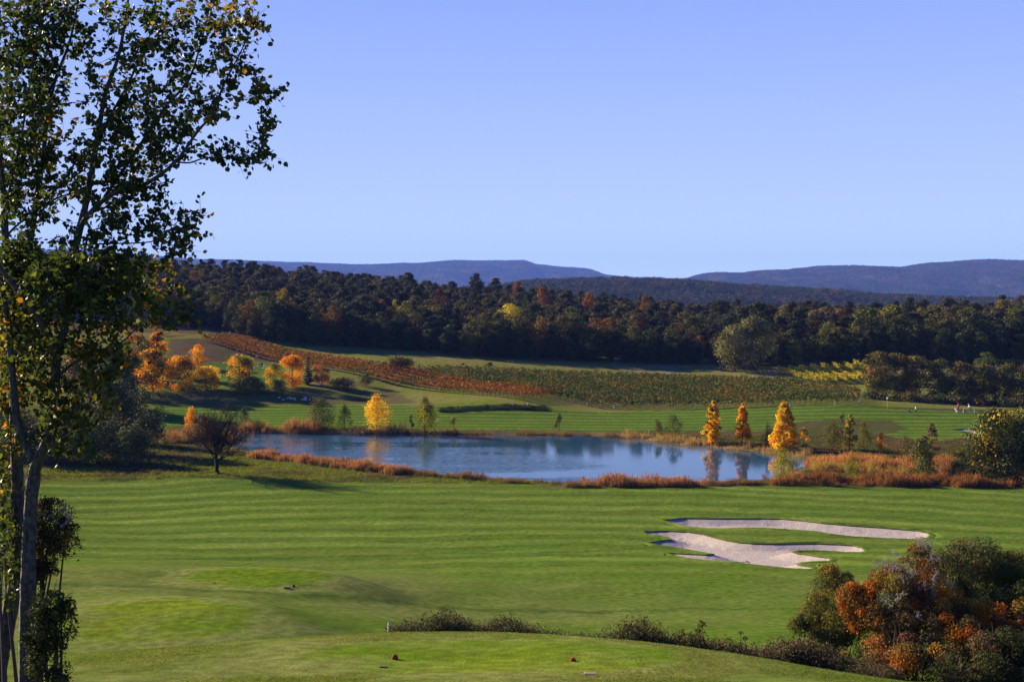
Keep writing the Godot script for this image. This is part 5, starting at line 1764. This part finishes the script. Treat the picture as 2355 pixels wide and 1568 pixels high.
func build_people() -> void:
	var g := gp(2107, 952, 200.0)
	person("golfer in a light blue top walking beside a dark trolley", g, 1.2, Color(0.36, 0.52, 0.62), Color(0.03, 0.03, 0.04), Color(0.06, 0.07, 0.09), "walk", 11)
	golf_trolley("dark trolley beside the golfer in light blue", gp(2093, 953, 200.0), 1.9, Color(0.05, 0.05, 0.06), Color(0.32, 0.32, 0.34))
	person("golfer in a red top standing behind the trolleys", gp(2205, 946, 200.0), -0.6, Color(0.52, 0.03, 0.03), Color(0.04, 0.045, 0.07), Color(0.45, 0.03, 0.03), "stand", 12)
	person("golfer with a white cap bending forward beside the trolleys", gp(2232, 948, 200.0), -1.5, Color(0.62, 0.62, 0.64), Color(0.05, 0.06, 0.10), Color(0.75, 0.75, 0.75), "bend", 13)
	golf_trolley("white trolley bag next to the golfer in red", gp(2200, 949, 200.0), 0.7, Color(0.66, 0.66, 0.66), Color(0.5, 0.5, 0.5))
	golf_trolley("navy trolley bag between the red and white golfers", gp(2218, 951, 200.0), -0.8, Color(0.06, 0.07, 0.13), Color(0.30, 0.32, 0.38))
	golf_trolley("grey trolley bag lying by the golfer with the white cap", gp(2243, 950, 200.0), 2.2, Color(0.42, 0.42, 0.43), Color(0.06, 0.06, 0.07))
	var P := [
		[573, 846, "golfer dressed all in white, standing apart on the upper green", Color(0.70, 0.70, 0.70), Color(0.68, 0.68, 0.70), Color(0.6, 0.6, 0.6), "stand", 0.4],
		[579, 847, "golfer in dark red behind the white trousers on the upper green", Color(0.16, 0.04, 0.06), Color(0.10, 0.04, 0.06), Color(0.10, 0.05, 0.05), "hold", 1.0],
		[584, 849, "golfer with dark jacket, white trousers and white hat", Color(0.02, 0.02, 0.04), Color(0.66, 0.66, 0.68), Color(0.75, 0.72, 0.66), "walk", -0.7],
		[597, 847, "golfer in dark purple beside the white bag on the upper green", Color(0.08, 0.03, 0.07), Color(0.10, 0.04, 0.05), Color(0.05, 0.04, 0.04), "hold", -1.0],
		[602, 847, "golfer in dark blue at the end of the upper green group", Color(0.03, 0.03, 0.08), Color(0.05, 0.05, 0.09), Color(0.05, 0.05, 0.08), "stand", 0.2]]
	for k in P.size():
		var q: Array = P[k]
		person(q[2], gp(q[0], q[1], 250.0), q[7], q[3], q[4], q[5], q[6], 40 + k)
	golf_trolley("dark trolley bag left of the upper green golfers", gp(567, 846, 250.0), 0.5, Color(0.03, 0.03, 0.05), Color(0.10, 0.03, 0.03))
	golf_trolley("trolley with a white bag right of the upper green golfers", gp(606, 848, 250.0), -0.5, Color(0.64, 0.64, 0.66), Color(0.05, 0.05, 0.07))

# ---------------------------------------------------------------- markers, stakes and small things
func stake(label: String, px: float, foot: float, top: float, depth := 0.0, group := "") -> void:
	var g := gp(px, foot, 30.0) if depth == 0.0 else on_ground(px, depth)
	var h := maxf(0.35, at(px, top, -g.z).y - g.y)
	var o := thing("marker_stake", label, "stake", g, group)
	var m := MB.new()
	var r := 0.032
	m.tube([Vector3(0, -0.1, 0), Vector3(0, h - 0.05, 0), Vector3(0, h - 0.005, 0), Vector3(0, h, 0)], [r, r, r * 0.8, 0.001], 8, Color(0.66, 0.66, 0.65))
	put("shaft", m.mesh(plain_mat("stake_paint", Color.WHITE, 0.5, 0.5)), o)
	var b := MB.new()
	b.tube([Vector3(0, h - 0.10, 0), Vector3(0, h - 0.095, 0), Vector3(0, h - 0.06, 0), Vector3(0, h - 0.055, 0)], [r * 0.9, r * 1.12, r * 1.12, r * 0.9], 8, Color(0.55, 0.55, 0.56))
	put("collar", b.mesh(plain_mat("stake_paint", Color.WHITE, 0.5, 0.5)), o)

func tee_marker(label: String, px: float, py: float, col: Color, from: float, group: String) -> void:
	var g := gp(px, py, from)
	var o := thing("tee_marker", label, "tee marker", g, group)
	var R := 0.085
	var m := MB.new()
	var pts := []
	var rad := []
	for k in 8:
		var a := PI * 0.5 * k / 7.0
		pts.append(Vector3(0, 0.02 + sin(a) * R * 1.05, 0))
		rad.append(maxf(cos(a) * R, 0.001))
	m.tube(pts, rad, 14, col)
	put("dome", m.mesh(plain_mat("tee_marker_paint", Color.WHITE, 0.35, 0.5)), o)
	var b := MB.new()
	b.tube([Vector3(0, -0.04, 0), Vector3(0, 0.012, 0), Vector3(0, 0.022, 0)], [R * 1.02, R * 1.06, R * 0.9], 14, Color(col.r * 0.5, col.g * 0.5, col.b * 0.5))
	put("rim", b.mesh(plain_mat("tee_marker_paint", Color.WHITE, 0.35, 0.5)), o)

func ground_plate(label: String, px: float, py: float, from: float, w: float, col: Color) -> void:
	var g := gp(px, py, from)
	var o := thing("tee_plate", label, "tee plate", g + Vector3(0, 0.005, 0))
	var m := MB.new()
	m.box(Vector3(0, 0.012, 0), Vector3(w, 0, 0.02), Vector3(0, 0.018, 0), Vector3(-0.01, 0, w * 0.55), col)
	put("slab", m.mesh(plain_mat("slab_stone", Color.WHITE, 0.8, 0.3)), o)
	var f := MB.new()
	f.box(Vector3(0, 0.034, 0), Vector3(w * 0.8, 0, 0.016), Vector3(0, 0.003, 0), Vector3(-0.008, 0, w * 0.42), Color(col.r * 0.6, col.g * 0.6, col.b * 0.6))
	put("inset", f.mesh(plain_mat("slab_stone", Color.WHITE, 0.8, 0.3)), o)

func build_small_things() -> void:
	stake("slim white stake at the western end of the weed strip", 893, 1462, 1432, 45.0)
	stake("white stake standing before the rust and orange bushes", 1998, 1552, 1514)
	stake("white stake on the rough west of the pond beside the bare tree", 519, 988, 976)
	for q in [[1212, 931, 925], [970, 920, 914], [1178, 902, 895], [1105, 905, 900]]: stake("white stake between the vineyards and the far fairway", q[0], q[1] + 4, q[2], 0.0, "white stakes below the vineyards")
	tee_marker("red dome tee marker near the small dark plate on the front tee", 908, 1514, Color(0.20, 0.022, 0.012), 28.0, "red tee markers")
	tee_marker("red dome tee marker near the pale plate on the front tee", 1318, 1522, Color(0.20, 0.022, 0.012), 28.0, "red tee markers")
	tee_marker("dark tee marker alone on the western side of the third tee", 492, 1343, Color(0.03, 0.03, 0.035), 68.0, "dark tee markers")
	tee_marker("dark tee marker beside the plate on the third tee", 675, 1348, Color(0.03, 0.03, 0.035), 68.0, "dark tee markers")
	ground_plate("small dark plate set in the front tee near a red marker", 882, 1536, 28.0, 0.09, Color(0.05, 0.045, 0.045))
	ground_plate("pale pinkish plate set in the front tee's near edge", 1357, 1551, 28.0, 0.15, Color(0.28, 0.19, 0.17))
	ground_plate("thin plate set in the third tee beside its dark marker", 660, 1351, 68.0, 0.22, Color(0.07, 0.06, 0.05))
	# rakes lying at the bunkers
	var kept := bunkers
	bunkers = []
	for q in [["wooden rake lying on the lower lip of the front bunker", 1703, 1297, 0.4], ["dark rake lying on the turf tongue between the bunkers", 1790, 1219, 0.1], ["rake with a yellowish handle at the tip of the rear bunker", 2128, 1222, 0.2]]:
		var g := gp(q[1], q[2], 80.0)
		var o := thing("bunker_rake", q[0], "rake", Vector3(g.x, base_height(g.x, -g.z) + 0.09, g.z))
		o.rotation.y = q[3]
		var m := MB.new()
		var hc := Color(0.24, 0.18, 0.05) if q[1] > 2000 else Color(0.06, 0.045, 0.035)
		m.tube([Vector3(-0.75, 0.06, 0), Vector3(0.75, 0.03, 0)], [0.02, 0.02], 6, hc)
		put("handle", m.mesh(plain_mat("rake_wood", Color.WHITE, 0.7, 0.3)), o)
		var h := MB.new()
		h.box(Vector3(0.78, 0.05, 0), Vector3(0.03, 0, 0), Vector3(0, 0.022, 0), Vector3(0, 0, 0.3), Color(0.03, 0.03, 0.03))
		for k in 9: h.box(Vector3(0.78, 0.0, -0.26 + k * 0.065), Vector3(0.008, 0, 0), Vector3(0, 0.05, 0), Vector3(0, 0, 0.008), Color(0.03, 0.03, 0.03))
		put("rake_head", h.mesh(plain_mat("rake_wood", Color.WHITE, 0.7, 0.3)), o)
	bunkers = kept
	# nest box on a pole at the copse
	var g := gp(1464, 950, 200.0)
	g = gp(2042, 938, 200.0)
	var nb := thing("nest_box", "pale nest box on a thin pole before the copse", "nest box", g)
	var p := MB.new()
	p.tube([Vector3(0, -0.1, 0), Vector3(0, 1.9, 0)], [0.035, 0.03], 6, Color(0.30, 0.28, 0.25))
	put("pole", p.mesh(plain_mat("bark", Color.WHITE, 0.9, 0.2)), nb)
	var bx := MB.new()
	bx.box(Vector3(0, 2.08, 0), Vector3(0.13, 0, 0), Vector3(0, 0.17, 0), Vector3(0, 0, 0.13), Color(0.50, 0.42, 0.28))
	put("box", bx.mesh(plain_mat("bark", Color.WHITE, 0.9, 0.2)), nb)
	var rf := MB.new()
	rf.box(Vector3(0, 2.27, 0.02), Vector3(0.17, 0, 0), Vector3(0, 0.018, 0), Vector3(0, -0.03, 0.19), Color(0.35, 0.32, 0.28))
	put("roof", rf.mesh(plain_mat("bark", Color.WHITE, 0.9, 0.2)), nb)
	# rubble stones at the bank's foot
	rng.seed = 6
	var stones := []
	for k in 4:
		var m := MB.new()
		var dirs := [Vector3.UP, Vector3.DOWN, Vector3.LEFT, Vector3.RIGHT, Vector3.FORWARD, Vector3.BACK]
		var pts := []
		for d in dirs: pts.append(d * rng.randf_range(0.7, 1.1))
		for a in [2, 3]:
			for b in [4, 5]:
				for c in [0, 1]:
					var mid: Vector3 = (pts[a] + pts[b] + pts[c]).normalized() * rng.randf_range(0.75, 0.95)
					for e in [[a, b], [b, c], [c, a]]: m.tri(pts[e[0]], pts[e[1]], mid, jitter(Color(0.36, 0.33, 0.31), 0.15))
		stones.append(m.mesh(plain_mat("stone", Color.WHITE, 0.9, 0.2)))
	for k in 26:
		var q := gp(rng.randf_range(640, 712), 917.0 + rng.randf_range(-2.5, 3.5), 220.0)
		var o := tag(put("rubble_stone", stones[k % 4], null, q + Vector3(0, 0.05, 0)), "pale rubble stone scattered at the foot of the tree bank", "stone", "rubble stones below the bank") as Node3D
		o.scale = Vector3(rng.randf_range(0.25, 0.5), rng.randf_range(0.15, 0.28), rng.randf_range(0.22, 0.4))
		o.rotation.y = rng.randf() * TAU

# ---------------------------------------------------------------- the scene
func _ready() -> void:
	rng.seed = 1
	noise.seed = 3
	noise.frequency = 0.012
	noise.fractal_octaves = 3
	fine.seed = 8
	fine.frequency = 0.35
	fine.fractal_octaves = 3
	# camera
	var cam := Camera3D.new()
	cam.name = "camera"
	cam.position = Vector3(0, EYE, 0)
	cam.rotation.x = -PITCH
	cam.fov = rad_to_deg(2.0 * atan(CY / F))
	cam.near = 0.1
	cam.far = 20000.0
	add_child(cam)
	cam.current = true
	# sky, air and exposure
	var sky := ProceduralSkyMaterial.new()
	sky.sky_top_color = lin(0.003, 0.032, 0.200)
	sky.sky_horizon_color = lin(0.168, 0.210, 0.295)
	sky.sky_curve = 0.195
	sky.ground_bottom_color = lin(0.02, 0.03, 0.02)
	sky.ground_horizon_color = lin(0.05, 0.06, 0.05)
	sky.sun_angle_max = 1.0
	var env := Environment.new()
	env.background_mode = Environment.BG_SKY
	env.sky = Sky.new()
	env.sky.sky_material = sky
	env.tonemap_mode = Environment.TONE_MAPPER_LINEAR
	env.tonemap_exposure = 4.0
	env.fog_enabled = true
	env.fog_mode = Environment.FOG_MODE_EXPONENTIAL
	env.fog_density = 0.000045
	env.fog_light_color = Color(0.42, 0.58, 1.0)
	env.sdfgi_enabled = true
	env.ssao_enabled = true
	env.ssil_enabled = true
	var we := WorldEnvironment.new()
	we.name = "world_environment"
	we.environment = env
	add_child(we)
	# sun: low, from the left and beyond
	var sun := DirectionalLight3D.new()
	sun.name = "sun"
	sun.light_energy = 1.6
	sun.light_color = Color(1.0, 0.91, 0.76)
	sun.light_angular_distance = 0.5
	sun.shadow_enabled = true
	add_child(sun)
	var to_sun := Vector3(-0.825, 0.385, -0.565)
	sun.look_at_from_position(to_sun * 100.0, Vector3.ZERO, Vector3.UP)

	var t0 := Time.get_ticks_msec()
	# land
	tees = [[-0.6, 33.0, 5.2, 3.6, 17.3, -0.15, -0.12], [-17.0, 58.0, 4.6, 4.6, 11.5, -0.03, 0.2], [-16.2, 78.0, 4.6, 3.4, 9.05, -0.03, 0.2]]
	build_heights()
	for t in tees: t[4] = base_height(t[0], t[1]) + t[6]
	lake = flat_poly([[548, 999], [700, 999.5], [960, 1001], [1200, 1003], [1350, 1005], [1450, 1011], [1550, 1024], [1650, 1034], [1750, 1045], [1800, 1052], [1840, 1062], [1825, 1074], [1785, 1082], [1765, 1094], [1745, 1107], [1640, 1112], [1500, 1114], [1340, 1115], [1290, 1112], [1150, 1103], [1040, 1094], [940, 1086], [800, 1072], [690, 1055], [610, 1042], [560, 1030]], 0.0)
	lake_box = Rect2(lake[0], Vector2.ZERO)
	for q in lake: lake_box = lake_box.expand(q)
	lake_box = lake_box.grow(9.0)
	var conv := func(c: Array) -> Array: return c.map(func(q): return [1406.3 + q[0] * 0.40283, 1113.3 + q[1] * 0.40283])
	var rear := ground_poly(conv.call([[300, 205], [420, 193], [560, 195], [700, 195], [850, 195], [960, 197], [1080, 207], [1200, 222], [1350, 235], [1500, 245], [1620, 255], [1740, 265], [1800, 275], [1820, 290], [1800, 305], [1740, 313], [1600, 310], [1480, 303], [1380, 298], [1270, 285], [1170, 268], [1080, 262], [960, 255], [880, 248], [760, 248], [640, 252], [560, 252], [460, 243], [370, 225]]))
	var front := ground_poly(conv.call([[180, 273], [250, 268], [330, 267], [430, 272], [520, 285], [590, 305], [650, 320], [720, 332], [800, 338], [920, 340], [1050, 338], [1170, 338], [1280, 343], [1380, 350], [1430, 362], [1450, 377], [1430, 388], [1340, 388], [1260, 382], [1160, 377], [1070, 378], [1030, 385], [1060, 395], [1120, 402], [1180, 412], [1240, 420], [1258, 430], [1240, 437], [1160, 440], [1090, 445], [1055, 453], [1070, 460], [1130, 470], [1180, 485], [1120, 485], [1020, 480], [900, 468], [780, 455], [720, 443], [620, 440], [530, 432], [430, 420], [380, 408], [320, 392], [430, 397], [540, 402], [590, 400], [540, 390], [470, 378], [400, 365], [330, 355], [260, 345], [212, 333], [270, 325], [345, 318], [330, 305], [270, 292], [210, 283]]))
	var far := ground_poly([[2188, 989], [2215, 987], [2260, 988], [2262, 1001], [2226, 1001], [2240, 996], [2222, 992]], 200.0)
	set_zone("fairway", ground_poly([[-200, 1120], [100, 1110], [260, 1106], [430, 1096], [560, 1102], [760, 1108], [1000, 1110], [1200, 1113], [1320, 1122], [1560, 1122], [1700, 1118], [1900, 1118], [2360, 1119], [2600, 1119], [2700, 1400], [-300, 1400]]))
	set_zone("far_fairway", ground_poly([[340, 932], [700, 933], [1000, 930], [1300, 944], [1700, 936], [1985, 934], [2060, 940], [2420, 950], [2420, 975], [2200, 1010], [2140, 1015], [1980, 992], [1700, 990], [1420, 992], [1000, 986], [640, 978], [360, 980]], 150.0))
	set_zone("rough_island", ground_poly([[1780, 985], [1850, 968], [1950, 962], [2060, 968], [2080, 985], [2020, 1010], [1800, 1010]], 150.0))
	set_zone("brown_meadow", ground_poly([[385, 780], [480, 778], [600, 800], [690, 830], [640, 834], [560, 830], [470, 836], [385, 838]], 250.0))
	set_zone("bank_green", ground_poly([[300, 842], [420, 838], [560, 834], [640, 836], [660, 850], [620, 892], [500, 900], [330, 900]], 250.0))
	set_zone("dark_bank", ground_poly([[300, 900], [500, 900], [640, 890], [900, 900], [960, 925], [700, 932], [340, 931]], 250.0))
	for b in [rear, front, far]:
		var r := Rect2(b[0], Vector2.ZERO)
		for q in b: r = r.expand(q)
		bunkers.append([b, r])
	build_ground()
	build_lake()
	build_bunker(0, "long curved sand bunker, the rear one of the pair")
	build_bunker(1, "branching sand bunker with turf tongues, the front one of the pair")
	build_bunker(2, "small sand bunker across the pond, below the golfers")
	print("land ", Time.get_ticks_msec() - t0)
	var hazy := [Color(0.040, 0.045, 0.024), Color(0.045, 0.048, 0.026), Color(0.050, 0.050, 0.026), Color(0.075, 0.058, 0.030), Color(0.130, 0.080, 0.034)]
	build_hill("far_hill", "long blue hill range on the horizon with two rounded tops", [[-300, 560], [-100, 566], [90, 580], [200, 575], [260, 583], [480, 597], [700, 605], [850, 609], [950, 607], [1050, 600], [1200, 601], [1240, 611], [1330, 618], [1400, 633], [1440, 650], [1520, 690]], 10000.0, 3600.0, -160.0, 17.0, 21.0, hazy, 2001)
	build_hill("right_hill", "broad wooded blue hill rising behind the eastern wood", [[1540, 652], [1570, 641], [1640, 627], [1700, 627], [1750, 622], [1800, 621], [1850, 616], [1900, 611], [1950, 613], [2050, 616], [2150, 604], [2250, 598], [2355, 602], [2600, 606], [2800, 610]], 6800.0, 2600.0, -130.0, 15.0, 17.0, hazy, 2002)
	build_hill("middle_ridge", "dark green pine ridge between the wood and the blue hills", [[900, 690], [1100, 660], [1250, 643], [1330, 641], [1400, 640], [1500, 641], [1570, 644], [1700, 655], [1850, 664], [2000, 676], [2100, 682], [2500, 690]], 2100.0, 800.0, -35.0, 12.0, 10.0, [Color(0.030, 0.040, 0.022), Color(0.034, 0.044, 0.024), Color(0.038, 0.046, 0.026), Color(0.085, 0.060, 0.030)], 2003)
	print("hills ", Time.get_ticks_msec() - t0)
	build_wood()
	print("wood ", Time.get_ticks_msec() - t0)
	build_vineyards()
	print("vines ", Time.get_ticks_msec() - t0)
	build_course_trees()
	build_bare_tree()
	print("trees ", Time.get_ticks_msec() - t0)
	build_poplars()
	build_near_shrubs()
	print("near ", Time.get_ticks_msec() - t0)
	build_reeds()
	build_weeds()
	build_grass()
	print("reeds ", Time.get_ticks_msec() - t0)
	build_people()
	build_small_things()
	print("all ", Time.get_ticks_msec() - t0)
